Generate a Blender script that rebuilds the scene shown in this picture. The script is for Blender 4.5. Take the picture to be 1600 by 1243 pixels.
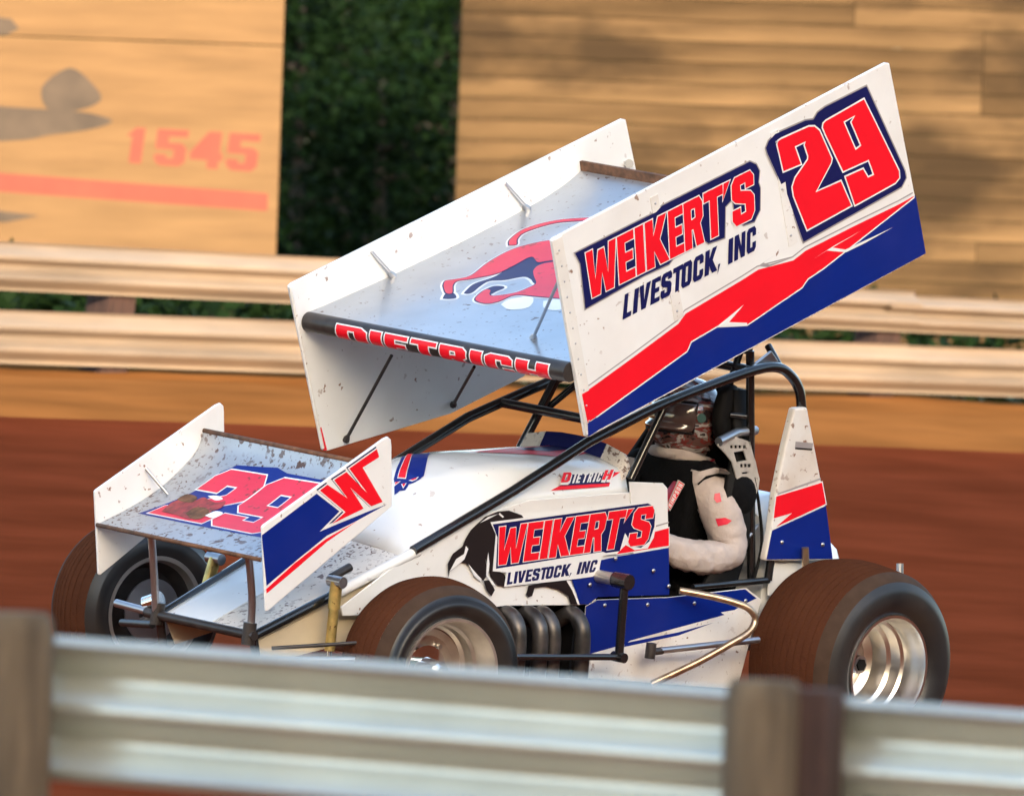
import bpy, bmesh, math, random
import numpy as np
from mathutils import Vector, Matrix, noise, bvhtree
from mathutils.geometry import tessellate_polygon
random.seed(7)
rad = math.radians
sc = bpy.context.scene
for o in list(bpy.data.objects): bpy.data.objects.remove(o)

# ---------------------------------------------------------------- camera
# Car frame: X rearwards, Y to the car's right, Z up off the banked track. Camera rows: right, down, away.
RC = np.array([[.6946, -.7096, .1187], [.0271, -.1390, -.9899], [.7189, .6908, -.0774]])
u_, s_, v_ = np.linalg.svd(RC); RC = u_ @ v_
FPX = 419.0*45.0
_P = np.array([2.297, -.74, .385])
_z = 45.0-(RC @ (np.array([1.1, 0, .8])-_P))[2]
TC = np.array([(1387-800)/FPX*_z, (1047-621.5)/FPX*_z, _z])-RC @ _P
roll, eps = rad(2.0), rad(.5)
gz = np.array([math.sin(roll)*math.cos(eps), -math.cos(roll)*math.cos(eps), -math.sin(eps)])   # gravity up in camera axes
gy = np.array([0, 0, 1.])-gz[2]*gz; gy /= np.linalg.norm(gy)
gx = np.cross(gy, gz)
WC = np.stack([gx, gy, gz])                                  # camera axes -> world
RW = WC @ RC                                                 # car frame -> world
CAMW = WC @ (-TC)
T = Matrix(RW.tolist()).to_4x4()
cam_d = bpy.data.cameras.new('camera'); cam = bpy.data.objects.new('camera', cam_d)
sc.collection.objects.link(cam); sc.camera = cam
m3 = WC @ np.diag([1, -1, -1.])
cam.matrix_world = Matrix.Translation(Vector(CAMW)) @ Matrix(m3.tolist()).to_4x4()
cam_d.sensor_width = 36; cam_d.lens = 36*FPX/1600
cam_d.clip_start = 1; cam_d.clip_end = 6000
cam_d.dof.use_dof = True; cam_d.dof.focus_distance = 44.6; cam_d.dof.aperture_fstop = 6.3

# ---------------------------------------------------------------- light
L_CAR = Vector((.50, .78, 0)).normalized()
EL_CAR = rad(18.0)
l_car = Vector((L_CAR.x*math.cos(EL_CAR), L_CAR.y*math.cos(EL_CAR), -math.sin(EL_CAR)))
l_w = (T.to_3x3() @ l_car).normalized()                      # direction the light travels
world = bpy.data.worlds.new('World'); sc.world = world; world.use_nodes = True
nt = world.node_tree; nt.nodes.clear()
wo = nt.nodes.new('ShaderNodeOutputWorld'); bg = nt.nodes.new('ShaderNodeBackground'); sky = nt.nodes.new('ShaderNodeTexSky')
sky.sky_type = 'NISHITA'; sky.sun_disc = False
sky.sun_elevation = math.asin(-l_w.z); sky.sun_rotation = math.atan2(-l_w.x, -l_w.y)
sky.air_density = 1.0; sky.dust_density = 2.2; sky.ozone_density = 1.0
bg.inputs[1].default_value = .15
nt.links.new(sky.outputs[0], bg.inputs[0]); nt.links.new(bg.outputs[0], wo.inputs[0])
sd = bpy.data.lights.new('sun', 'SUN'); sd.energy = 2.0; sd.angle = rad(.55); sd.color = (1, .85, .66)
sun = bpy.data.objects.new('sun', sd); sc.collection.objects.link(sun)
sun.rotation_euler = l_w.to_track_quat('-Z', 'Y').to_euler()
sc.view_settings.view_transform = 'Standard'; sc.view_settings.look = 'None'; sc.view_settings.gamma = 1
sc.view_settings.exposure = 2.25

# ---------------------------------------------------------------- pixel -> point (1600 x 1243 photograph)
CO = -RC.T @ TC
def ray(px, py): return RC.T @ np.array([(px-800)/FPX, (py-621.5)/FPX, 1.0])
def U(px, py, Y): d = ray(px, py); p = CO+d*(Y-CO[1])/d[1]; return (float(p[0]), float(p[1]), float(p[2]))
def UXp(px, py, X): d = ray(px, py); p = CO+d*(X-CO[0])/d[0]; return (float(p[0]), float(p[1]), float(p[2]))
def US(px, py, zf, k0=40., k1=50.):
    d = ray(px, py)
    for _ in range(50):
        k = (k0+k1)/2; p = CO+d*k
        if p[2] > zf(p[0], p[1]): k0 = k
        else: k1 = k
    return (float(p[0]), float(p[1]), float(p[2]))
def UW(px, py, depth):                                       # world point at a depth from the camera
    q = np.array([(px-800)/FPX*depth, (py-621.5)/FPX*depth, depth]); return Vector(CAMW+WC @ q)
def zo(o, s): return lambda x, y: (o[0]+x/s, o[1]+y/s)
Z2 = zo((840, 80), 2.005); Z3 = zo((1180, 100), 3.886); Z4 = zo((880, 240), 4.438); Z5 = zo((660, 320), 6.217)
Z6 = zo((680, 760), 4.21); ZB = zo((600, 680), 4.0); ZF = zo((380, 660), 3.36); Z8 = zo((1150, 600), 2.437)

# ---------------------------------------------------------------- materials
M = {}
def mat(name, col, rough=.5, metal=0., coat=0., var=.12, vscale=6., bump=0., bscale=40., mud=0., mudcol=(.10, .035, .015), mscale=45., stretch=(1, 1, 1), spec=.5, grime=0.):
    m = bpy.data.materials.new(name); m.use_nodes = True; n = m.node_tree; N = n.nodes; Lk = n.links
    p = N['Principled BSDF']
    p.inputs['Roughness'].default_value = rough; p.inputs['Metallic'].default_value = metal
    p.inputs['Coat Weight'].default_value = coat; p.inputs['Coat Roughness'].default_value = .08
    p.inputs['Specular IOR Level'].default_value = spec
    tc = N.new('ShaderNodeTexCoord'); mp = N.new('ShaderNodeMapping'); mp.inputs['Scale'].default_value = stretch
    Lk.new(tc.outputs['Object'], mp.inputs[0])
    nz = N.new('ShaderNodeTexNoise'); nz.inputs['Scale'].default_value = vscale; nz.inputs['Detail'].default_value = 6
    Lk.new(mp.outputs[0], nz.inputs['Vector'])
    mr = N.new('ShaderNodeMapRange'); mr.inputs[1].default_value = .3; mr.inputs[2].default_value = .7
    mr.inputs[3].default_value = 1-var; mr.inputs[4].default_value = 1+var
    Lk.new(nz.outputs[0], mr.inputs[0])
    mx = N.new('ShaderNodeMix'); mx.data_type = 'RGBA'; mx.blend_type = 'MULTIPLY'; mx.inputs[0].default_value = 1
    mx.inputs[6].default_value = (*col, 1); Lk.new(mr.outputs[0], mx.inputs[7])
    out = mx.outputs[2]
    def overlay(out, scale, lo, hi, color, amount, detail=4., clump=False):
        a = N.new('ShaderNodeTexNoise'); a.inputs['Scale'].default_value = scale; a.inputs['Detail'].default_value = detail
        Lk.new(mp.outputs[0], a.inputs['Vector'])
        r = N.new('ShaderNodeMapRange'); r.inputs[1].default_value = lo; r.inputs[2].default_value = hi
        r.inputs[4].default_value = amount; Lk.new(a.outputs[0], r.inputs[0])
        fac = r.outputs[0]
        if clump:
            a2 = N.new('ShaderNodeTexNoise'); a2.inputs['Scale'].default_value = scale*.12; a2.inputs['Detail'].default_value = 3; Lk.new(mp.outputs[0], a2.inputs['Vector'])
            r3 = N.new('ShaderNodeMapRange'); r3.inputs[1].default_value = .40; r3.inputs[2].default_value = .60; Lk.new(a2.outputs[0], r3.inputs[0])
            ml = N.new('ShaderNodeMath'); ml.operation = 'MULTIPLY'; Lk.new(fac, ml.inputs[0]); Lk.new(r3.outputs[0], ml.inputs[1]); fac = ml.outputs[0]
        q = N.new('ShaderNodeMix'); q.data_type = 'RGBA'; Lk.new(fac, q.inputs[0]); Lk.new(out, q.inputs[6])
        q.inputs[7].default_value = (*color, 1); return q.outputs[2]
    if grime: out = overlay(out, 3.2, .45, .75, (.45, .30, .18), grime, 8.)
    if mud:
        out = overlay(out, mscale, .70-mud, .74-mud, mudcol, .9, 2.5, True)
        out = overlay(out, mscale*.45, .715-mud, .745-mud, mudcol, .9, 4, True)
    Lk.new(out, p.inputs['Base Color'])
    if bump:
        b = N.new('ShaderNodeTexNoise'); b.inputs['Scale'].default_value = bscale; b.inputs['Detail'].default_value = 8
        Lk.new(mp.outputs[0], b.inputs['Vector'])
        bp = N.new('ShaderNodeBump'); bp.inputs['Strength'].default_value = bump; bp.inputs['Distance'].default_value = .02
        Lk.new(b.outputs[0], bp.inputs['Height']); Lk.new(bp.outputs[0], p.inputs['Normal'])
    M[name] = m; return m
mat('white', (.81, .805, .79), .28, coat=.4, var=.03, mud=.022, mscale=34, mudcol=(.22, .10, .045), grime=.12)
mat('white_clean', (.82, .82, .81), .2, coat=.6, var=.02, mud=.012, mscale=30, mudcol=(.22, .10, .045), grime=.05)
mat('white_muddy', (.72, .68, .63), .4, var=.08, mud=.12, mscale=65, grime=.45)
mat('white_stained', (.76, .74, .71), .4, var=.05, mud=.06, mscale=50, mudcol=(.20, .085, .035), grime=.6)
mat('flange', (.76, .74, .70), .4, var=.08, mud=.05, mscale=55, mudcol=(.26, .12, .05), grime=.45)
mat('foil', (.47, .49, .52), .30, metal=.75, var=.07, mud=.05, mscale=48)
mat('foil_muddy', (.42, .44, .47), .36, metal=.6, var=.06, mud=.125, mscale=58)
mat('black_tube', (.012, .012, .013), .22, coat=.5, var=.3)
mat('tube_dirty', (.03, .024, .022), .4, var=.4, vscale=20)
mat('rust_strip', (.13, .06, .03), .8, var=.5, vscale=30, bump=.3)
mat('red', (.80, .006, .018), .4, spec=.25, coat=.1, var=.04)
mat('red_faded', (.66, .022, .055), .4, var=.08, mud=.05, mscale=36)
mat('bull_red', (.26, .03, .03), .5, var=.5, vscale=30, mud=.08, mscale=40)
mat('navy', (.006, .008, .080), .4, spec=.25, coat=.1, var=.05)
mat('blue', (.0003, .015, .19), .4, spec=.25, coat=.1, var=.05, grime=.02)
mat('print_white', (.80, .79, .78), .35, coat=.2, var=.02)
mat('print_black', (.012, .008, .008), .4, var=.1)
mat('pin_grey', (.32, .29, .29), .45, var=.1)
mat('rubber', (.013, .013, .014), .42, var=.25, vscale=12, grime=.05)
mat('tread', (.082, .030, .0155), .95, spec=.0, var=.08, vscale=5, bump=.35, bscale=90)
mat('tread_edge', (.060, .036, .024), .85, spec=.1, var=.15, vscale=16)
mat('alloy', (.74, .71, .66), .3, metal=1, var=.08, vscale=9)
mat('alloy_dusty', (.54, .50, .45), .36, metal=.8, var=.2, vscale=9)
mat('bracket_alloy', (.66, .63, .57), .35, metal=.4, var=.15, vscale=20, mud=.02, mscale=60)
mat('chrome', (.85, .85, .84), .1, metal=1, var=.05)
mat('steel', (.45, .45, .47), .3, metal=.9, var=.15)
mat('bronze_tube', (.50, .36, .24), .3, metal=.85, var=.25, vscale=25)
mat('gold', (.55, .40, .14), .35, metal=.7, var=.3, vscale=30, mud=.03)
mat('header', (.09, .08, .075), .38, metal=.7, var=.5, vscale=14)
mat('dark', (.006, .0055, .0055), .7, var=.3, spec=.2)
mat('cream', (.62, .52, .36), .5, var=.1)
mat('suit_black', (.0045, .0045, .005), .9, spec=.12, var=.3, bump=.25, bscale=60)
mat('suit_white', (.50, .43, .40), .95, spec=.05, grime=.22, var=.10, vscale=18, bump=.5, bscale=26)
mat('visor', (.085, .050, .042), .12, coat=1, var=.6, vscale=9)
mat('wood_post', (.13, .090, .052), .9, var=.4, vscale=4, bump=.6, bscale=30, stretch=(6, 6, .8))
mat('wood_dark', (.055, .026, .018), .9, var=.4, vscale=5, bump=.5, stretch=(5, 5, .8))
mat('galvanised', (.62, .63, .55), .24, metal=.62, var=.10, vscale=3, grime=.12)
mat('galvanised_dusty', (.275, .21, .152), .5, metal=.25, var=.2, vscale=3, stretch=(.4, 1, 3), grime=.3)
mat('plywood', (.175, .100, .045), .8, spec=.15, var=.18, vscale=2.2, stretch=(.6, 1, 5), bump=.15, bscale=30)
mat('board_red', (.20, .030, .012), .7, var=.15, vscale=5)
mat('board_grey', (.065, .043, .027), .8, var=.3, vscale=4)
mat('clay', (.150, .034, .0135), .95, spec=.0, var=.20, vscale=1.6, stretch=(.6, 1.2, 1), bump=.5, bscale=5)
mat('dry_dirt', (.235, .092, .026), .95, spec=.0, var=.25, vscale=1.6, stretch=(.4, 1, 1), bump=.5, bscale=7)
mat('grass', (.05, .085, .022), .9, var=.5, vscale=2, bump=.8, bscale=15)
mat('shade_ridge', (.045, .07, .025), .95, var=.4, vscale=.3)
mat('bark', (.022, .016, .011), .9, var=.3, bump=.5)
def plank_mat():
    m = mat('plank', (.098, .059, .028), .85, spec=.05, var=.35, vscale=2.0, stretch=(.5, 1, 6), bump=.25, bscale=14)
    n = m.node_tree; N = n.nodes; Lk = n.links; p = N['Principled BSDF']
    src = p.inputs['Base Color'].links[0].from_socket
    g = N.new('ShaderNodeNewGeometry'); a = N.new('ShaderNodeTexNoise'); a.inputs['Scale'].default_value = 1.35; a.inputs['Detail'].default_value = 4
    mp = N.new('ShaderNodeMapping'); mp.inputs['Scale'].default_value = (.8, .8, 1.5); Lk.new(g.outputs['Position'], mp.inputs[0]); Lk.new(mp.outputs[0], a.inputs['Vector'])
    r = N.new('ShaderNodeMapRange'); r.inputs[1].default_value = .48; r.inputs[2].default_value = .64; r.inputs[4].default_value = .75  # dark blotches put dappled tree shade into the plank colour
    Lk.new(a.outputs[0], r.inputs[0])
    oi = N.new('ShaderNodeObjectInfo'); r2 = N.new('ShaderNodeMapRange'); r2.inputs[3].default_value = .72; r2.inputs[4].default_value = 1.3
    Lk.new(oi.outputs['Random'], r2.inputs[0])
    q = N.new('ShaderNodeMix'); q.data_type = 'RGBA'; q.blend_type = 'MULTIPLY'; q.inputs[0].default_value = 1
    Lk.new(src, q.inputs[6]); Lk.new(r2.outputs[0], q.inputs[7])
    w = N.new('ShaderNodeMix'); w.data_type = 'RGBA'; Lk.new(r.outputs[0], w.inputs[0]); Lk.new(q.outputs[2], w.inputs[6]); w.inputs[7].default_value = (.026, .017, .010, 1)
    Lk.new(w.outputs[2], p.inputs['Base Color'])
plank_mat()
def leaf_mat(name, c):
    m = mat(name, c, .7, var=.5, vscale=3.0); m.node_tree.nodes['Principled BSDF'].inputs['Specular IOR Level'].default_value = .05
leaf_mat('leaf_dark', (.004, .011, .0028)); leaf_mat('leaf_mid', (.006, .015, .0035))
def helmet_mat():
    m = mat('helmet', (.03, .025, .028), .14, coat=1, var=.2)
    n = m.node_tree; N = n.nodes; Lk = n.links; p = N['Principled BSDF']; tc = N.new('ShaderNodeTexCoord')
    v = N.new('ShaderNodeTexNoise'); v.inputs['Scale'].default_value = 11; v.inputs['Detail'].default_value = 3; v.inputs['Distortion'].default_value = 1.6
    mp = N.new('ShaderNodeMapping'); mp.inputs['Scale'].default_value = (.8, 1, 1.9); mp.inputs['Rotation'].default_value = (0, .5, 0)
    Lk.new(tc.outputs['Object'], mp.inputs[0]); Lk.new(mp.outputs[0], v.inputs['Vector'])
    r = N.new('ShaderNodeValToRGB'); e = r.color_ramp.elements; e[0].position = 0; e[0].color = (.035, .022, .022, 1); e[1].position = .40; e[1].color = (.13, .065, .055, 1)
    for pos, c in ((.48, (.20, .035, .03, 1)), (.53, (.22, .18, .165, 1)), (.57, (.42, .39, .37, 1)), (.64, (.06, .05, .05, 1))):
        x = e.new(pos); x.color = c
    r.color_ramp.interpolation = 'CONSTANT'; Lk.new(v.outputs[0], r.inputs[0]); Lk.new(r.outputs[0], p.inputs['Base Color'])
helmet_mat()

# ---------------------------------------------------------------- mesh helpers
COL = sc.collection
def tag(o, label=None, cat=None, group=None, kind=None):
    for k, v in (('label', label), ('category', cat), ('group', group), ('kind', kind)):
        if v: o[k] = v
    return o
def obj(name, vf, m, parent=None, smooth=False, bevel=0., world_mat=None):
    v, f = vf
    me = bpy.data.meshes.new(name); me.from_pydata([tuple(p) for p in v], [], f); me.update()
    bm = bmesh.new(); bm.from_mesh(me); bmesh.ops.recalc_face_normals(bm, faces=bm.faces); bm.to_mesh(me); bm.free()
    me.materials.append(M[m])
    o = bpy.data.objects.new(name, me); COL.objects.link(o)
    if parent: o.parent = parent
    if world_mat is not None: o.matrix_world = world_mat
    if smooth:
        for p in me.polygons: p.use_smooth = True
        if smooth != True: me.set_sharp_from_angle(angle=rad(smooth))
    if bevel:
        b = o.modifiers.new('bevel', 'BEVEL'); b.width = bevel; b.segments = 2; b.limit_method = 'ANGLE'; b.angle_limit = rad(35)
    return o
def empty(name, parent=None, mw=None):
    o = bpy.data.objects.new(name, None); COL.objects.link(o); o.empty_display_size = .2
    if parent: o.parent = parent
    if mw is not None: o.matrix_world = mw
    return o
def join(*vfs):
    V = []; F = []
    for v, f in vfs:
        b = len(V); V += [tuple(p) for p in v]; F += [[i+b for i in q] for q in f]
    return V, F
def box(x0, x1, y0, y1, z0, z1):
    v = [(x, y, z) for x in (x0, x1) for y in (y0, y1) for z in (z0, z1)]
    return v, [[0, 1, 3, 2], [4, 6, 7, 5], [0, 4, 5, 1], [2, 3, 7, 6], [0, 2, 6, 4], [1, 5, 7, 3]]
def smooth_path(pts, k=6):
    P = [Vector(p) for p in pts]; out = []
    for i in range(len(P)-1):
        a = P[max(i-1, 0)]; b = P[i]; c = P[i+1]; d = P[min(i+2, len(P)-1)]
        for j in range(k):
            t = j/k; out.append(.5*((2*b)+(c-a)*t+(2*a-5*b+4*c-d)*t*t+(3*b-a-3*c+d)*t**3))
    out.append(P[-1]); return out
def tube(pts, r, n=12, curve=False, closed=False):
    P = smooth_path(pts, 6) if curve else [Vector(p) for p in pts]
    rs = r if isinstance(r, (list, tuple)) else [r]*len(P)
    V = []; F = []; prev = None
    for i, p in enumerate(P):
        if closed: t = (P[(i+1) % len(P)]-P[i-1]).normalized()
        else: t = (P[min(i+1, len(P)-1)]-P[max(i-1, 0)]).normalized()
        if prev is None:
            prev = t.cross(Vector((0, 0, 1)) if abs(t.z) < .9 else Vector((1, 0, 0))).normalized()
        a = (prev-t*prev.dot(t)).normalized(); prev = a; b = t.cross(a)
        for j in range(n):
            g = 2*math.pi*j/n; V.append(p+(a*math.cos(g)+b*math.sin(g))*rs[i])
    for i in range(len(P)-(0 if closed else 1)):
        for j in range(n):
            i2 = (i+1) % len(P)
            F.append([i*n+j, i*n+(j+1) % n, i2*n+(j+1) % n, i2*n+j])
    if not closed: F.append(list(range(n))); F.append([(len(P)-1)*n+j for j in range(n)][::-1])
    return V, F
def lathe(prof, n=64, closed=False, notch=None):            # prof (radius, y), about the Y axis
    V = []; F = []; k = len(prof)
    for j in range(n):
        g = 2*math.pi*j/n
        for i, (r, y) in enumerate(prof):
            if notch and notch(i, j): r -= .005
            V.append((r*math.cos(g), y, r*math.sin(g)))
    for j in range(n):
        for i in range(k if closed else k-1):
            i2 = (i+1) % k; j2 = (j+1) % n
            F.append([j*k+i, j*k+i2, j2*k+i2, j2*k+i])
    return V, F
def xf(vf, m): return [m @ Vector(p) for p in vf[0]], vf[1]
def plate(poly, off):                                       # flat polygon extruded along off
    o = Vector(off); n = len(poly); V = [Vector(p) for p in poly]+[Vector(p)+o for p in poly]
    return V, [list(range(n))[::-1], [i+n for i in range(n)]]+[[i, (i+1) % n, (i+1) % n+n, i+n] for i in range(n)]
def loft(sections, caps=True):
    k = len(sections[0]); V = [p for s in sections for p in s]; F = []
    for i in range(len(sections)-1):
        for j in range(k-1): F.append([i*k+j, i*k+j+1, (i+1)*k+j+1, (i+1)*k+j])
    return V, F
def lerp_tab(tab, x):
    if x <= tab[0][0]: return tab[0][1]
    for (a, b), (c, d) in zip(tab, tab[1:]):
        if x <= c: return b+(d-b)*(x-a)/(c-a)
    return tab[-1][1]

# ---------------------------------------------------------------- printed graphics
def area(p): return sum(p[i-1][0]*p[i][1]-p[i][0]*p[i-1][1] for i in range(len(p)))/2
def grow_loop(p, d):
    if abs(d) < 1e-9: return p
    n = len(p); out = []
    for i in range(n):
        a, b, c = Vector(p[i-1]), Vector(p[i]), Vector(p[(i+1) % n])
        e1 = (b-a); e2 = (c-b)
        if e1.length < 1e-9 or e2.length < 1e-9: out.append(tuple(b)); continue
        e1.normalize(); e2.normalize(); n1 = Vector((e1.y, -e1.x)); n2 = Vector((e2.y, -e2.x)); m = n1+n2
        if m.length < .2: out.append(tuple(b+n1*d)); continue
        m.normalize(); out.append(tuple(b+m*d/max(m.dot(n1), .5)))
    return out
def fill(loops, d=0.):                                      # first loop is the outline, the rest are holes
    L = []
    for i, p in enumerate(loops):
        p = [tuple(q[:2]) for q in p]
        if (area(p) < 0) == (i == 0): p = p[::-1]
        L.append(grow_loop(p, d))
    flat = [Vector((x, y, 0)) for p in L for x, y in p]
    tris = tessellate_polygon([[Vector((x, y, 0)) for x, y in p] for p in L])
    return [(v.x, v.y) for v in flat], [list(t) for t in tris]
def cuts(vf, xs=(), ys=()):
    v, f = vf; bm = bmesh.new(); B = [bm.verts.new((x, y, 0)) for x, y in v]
    for q in f:
        try: bm.faces.new([B[i] for i in q])
        except ValueError: pass
    for ax, vals in ((0, xs), (1, ys)):
        for c in vals:
            co = [0, 0, 0]; co[ax] = c; no = [0, 0, 0]; no[ax] = 1
            bmesh.ops.bisect_plane(bm, geom=bm.verts[:]+bm.edges[:]+bm.faces[:], plane_co=co, plane_no=no)
    bm.verts.index_update(); r = [(q.co.x, q.co.y) for q in bm.verts], [[w.index for w in q.verts] for q in bm.faces]; bm.free(); return r
def on_y(Y, sign=-1): return lambda u, v, off: (u, Y+sign*off, v)
def decal(name, shapes, surf, off, m, parent, d=0., step=.00006, xs=(), ys=()):
    for i, loops in enumerate(shapes):
        vf = fill(loops, d)
        if xs or ys: vf = cuts(vf, xs, ys)
        me = bpy.data.meshes.new(name); me.from_pydata([surf(u, v, off+i*step) for u, v in vf[0]], [], vf[1]); me.materials.append(M[m])
        o = bpy.data.objects.new(name, me); COL.objects.link(o); o.parent = parent
def pxY(pts, zf, Y):                                        # traced zoom points -> (X, Z) on the plane Y
    r = []
    for x, y in pts:
        p = U(*zf(x, y), Y); r.append((p[0], p[2]))
    return r
ident = lambda x, y: (x, y)
G = {
 'W': [[(0, 1), (.23, 1), (.27, .36), (.41, .93), (.60, .93), (.70, .36), (.77, 1), (1, 1), (.86, 0), (.60, 0), (.5, .44), (.41, 0), (.13, 0)]],
 'E': [[(0, 0), (1, 0), (1, .19), (.44, .19), (.44, .4), (.9, .4), (.9, .59), (.44, .59), (.44, .81), (1, .81), (1, 1), (0, 1)]],
 'I': [[(0, 0), (1, 0), (1, 1), (0, 1)]],
 'K': [[(0, 0), (.36, 0), (.36, .34), (.62, 0), (1.04, 0), (.64, .52), (.98, 1), (.60, 1), (.36, .64), (.36, 1), (0, 1)]],
 'R': [[(0, 0), (.37, 0), (.37, .38), (.46, .38), (.60, 0), (1, 0), (.82, .44), (.97, .56), (.97, .86), (.82, 1), (0, 1)], [(.37, .58), (.37, .8), (.58, .8), (.6, .6)]],
 'T': [[(.31, 0), (.69, 0), (.69, .8), (1, .8), (1, 1), (0, 1), (0, .8), (.31, .8)]],
 "'": [[(.1, .66), (.95, 1), (.25, 1)]],
 'S': [[(0, .13), (.16, 0), (.84, 0), (1, .14), (1, .46), (.85, .58), (.40, .68), (.38, .80), (.62, .81), (.63, .68), (1, .68), (1, .87), (.85, 1), (.15, 1), (0, .88), (0, .58), (.15, .48), (.60, .37), (.62, .2), (.38, .19), (.37, .34), (0, .34)]],
 'L': [[(0, 0), (1, 0), (1, .2), (.46, .2), (.46, 1), (0, 1)]],
 'V': [[(.3, 0), (.7, 0), (1, 1), (.62, 1), (.5, .36), (.38, 1), (0, 1)]],
 'O': [[(0, .14), (.17, 0), (.83, 0), (1, .14), (1, .86), (.83, 1), (.17, 1), (0, .86)], [(.39, .2), (.39, .8), (.61, .8), (.61, .2)]],
 'C': [[(0, .14), (.17, 0), (.83, 0), (1, .14), (1, .38), (.62, .38), (.61, .2), (.39, .2), (.39, .8), (.61, .8), (.62, .62), (1, .62), (1, .86), (.83, 1), (.17, 1), (0, .86)]],
 'N': [[(0, 0), (.36, 0), (.36, .56), (.62, 0), (1, 0), (1, 1), (.64, 1), (.64, .46), (.38, 1), (0, 1)]],
 ',': [[(.1, -.18), (.75, .22), (.2, .22)]],
 'D': [[(0, 0), (.8, 0), (1, .16), (1, .84), (.8, 1), (0, 1)], [(.38, .2), (.38, .8), (.6, .8), (.62, .2)]],
 'H': [[(0, 0), (.37, 0), (.37, .4), (.63, .4), (.63, 0), (1, 0), (1, 1), (.63, 1), (.63, .6), (.37, .6), (.37, 1), (0, 1)]],
 'P': [[(0, 0), (.38, 0), (.38, .36), (.82, .36), (1, .5), (1, .86), (.82, 1), (0, 1)], [(.38, .56), (.38, .8), (.6, .8), (.6, .56)]],
 '2': [[(0, 0), (1, 0), (1, .22), (.5, .22), (1, .6), (1, .86), (.85, 1), (.13, 1), (0, .88), (0, .66), (.38, .66), (.38, .8), (.62, .8), (.62, .62), (0, .2)]],
 '9': [[(0, .12), (.15, 0), (.85, 0), (1, .12), (1, .88), (.85, 1), (.15, 1), (0, .88), (0, .5), (.15, .38), (.62, .38), (.62, .2), (.38, .2), (.38, .28), (0, .28)], [(.38, .56), (.38, .8), (.62, .8), (.62, .56)]],
 'M': [[(0, 0), (.28, 0), (.28, .55), (.42, .1), (.58, .1), (.72, .55), (.72, 0), (1, 0), (1, 1), (.68, 1), (.5, .5), (.32, 1), (0, 1)]],
 '1': [[(.3, 0), (.75, 0), (.75, 1), (.4, 1), (.1, .75), (.3, .75)]],
 '5': [[(0, .14), (.17, 0), (.83, 0), (1, .14), (1, .5), (.83, .63), (.4, .63), (.4, .8), (1, .8), (1, 1), (0, 1), (0, .45), (.6, .45), (.6, .2), (.38, .2), (.38, .3), (0, .3)]],
 '4': [[(.55, 0), (.9, 0), (.9, .22), (1, .22), (1, .42), (.9, .42), (.9, 1), (.5, 1), (0, .42), (0, .22), (.55, .22)]],
}
def text(spans, quad, shear=.15):
    """spans: (char, u0, u1) along the baseline; quad BL, TL, TR, BR as (X, Z) points; gives loops in (X, Z)."""
    BL, TL, TR, BR = [Vector(q) for q in quad]; H = ((TL-BL).length+(TR-BR).length)/2; W = (BR-BL).length
    res = []
    for ch, a, b in spans:
        loops = []
        for lp in G[ch]:
            pts = []
            for x, y in lp:
                u = a+(b-a)*x+shear*(y-.5)*H/W; q = (BL*(1-u)+BR*u)*(1-y)+(TL*(1-u)+TR*u)*y; pts.append((q.x, q.y))
            loops.append(pts)
        res.append(loops)
    return res
WEIK = [('W', 0, .178), ('E', .185, .282), ('I', .290, .340), ('K', .350, .480), ('E', .488, .575), ('R', .580, .695), ('T', .700, .815), ("'", .808, .862), ('S', .868, 1)]
LIVE = [('L', 0, .062), ('I', .075, .108), ('V', .112, .198), ('E', .206, .274), ('S', .280, .360), ('T', .367, .442), ('O', .436, .512), ('C', .524, .600), ('K', .612, .704), (',', .708, .738), ('I', .790, .824), ('N', .836, .918), ('C', .930, 1)]

# ================================================================= SETTING
def grid(name, xs, ys, zf, m, label=None, kind='structure', mw=T):
    V = [(x, y, zf(x, y)) for y in ys for x in xs]; n = len(xs)
    F = [[j*n+i, j*n+i+1, (j+1)*n+i+1, (j+1)*n+i] for j in range(len(ys)-1) for i in range(n-1)]
    o = obj(name, (V, F), m, smooth=True, world_mat=mw); o['kind'] = kind
    if label: o['label'] = label
    return o
def frange(a, b, n): return [a+(b-a)*i/(n-1) for i in range(n)]
railA = UW(80, 992, 26.6); railB = UW(1600, 1110, 25.7)
infield_z = (railA.z+railB.z)/2-.74
invT = T.inverted()
def level_z(x, y):                                          # car-frame height of the level infield
    a = RW[2]; return (infield_z-a[0]*x-a[1]*y)/a[2]
def infield(x, y):
    t = min(1, max(0, (-8.5-y)/3.2)); t = t*t*(3-2*t)
    h = level_z(x, y)*t
    if y < -58: h += 21*min(1, (-58-y)/16)**1.0+noise.noise((x*.05, y*.05, 3))*2*min(1, (-58-y)/16)
    return h
grid('track', frange(-70, 110, 61), frange(-8.5, 9.9, 15), lambda x, y: noise.noise((x*.5, y*1.2, 0))*.012 if y < 9.8 else 0, 'clay')
grid('infield', frange(-160, 160, 81), [-8.5, -9.1, -9.7, -10.3, -10.9, -11.7, -14, -20, -30, -45, -58], infield, 'clay')
def cushion(x, y):
    if y < 9.7: return -.03
    b = lerp_tab([(9.7, -.01), (10.0, .015), (10.6, .03), (11.3, .01), (12.2, -.035), (13.0, -.10)], y)
    return b+(noise.noise((x*.45, y*1.3, 5))*.05+noise.noise((x*1.4, y*3.1, 2))*.022)*min(1, (y-9.7)*2)
grid('dirt_cushion', frange(-30, 70, 260), frange(9.55, 12.9, 16), cushion, 'dry_dirt')
grid('grass_bank', frange(-120, 160, 90), [12.7, 13.3, 14, 16, 19, 24, 32, 50, 90], lambda x, y: -.12-(y-12.7)*.10+noise.noise((x*.4, y*.4, 9))*.06, 'grass')
RIDGE_Y = -74.0  # unseen ridge, added behind the camera to keep sun off car and track
path = (9.75-RIDGE_Y)/L_CAR.y
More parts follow.
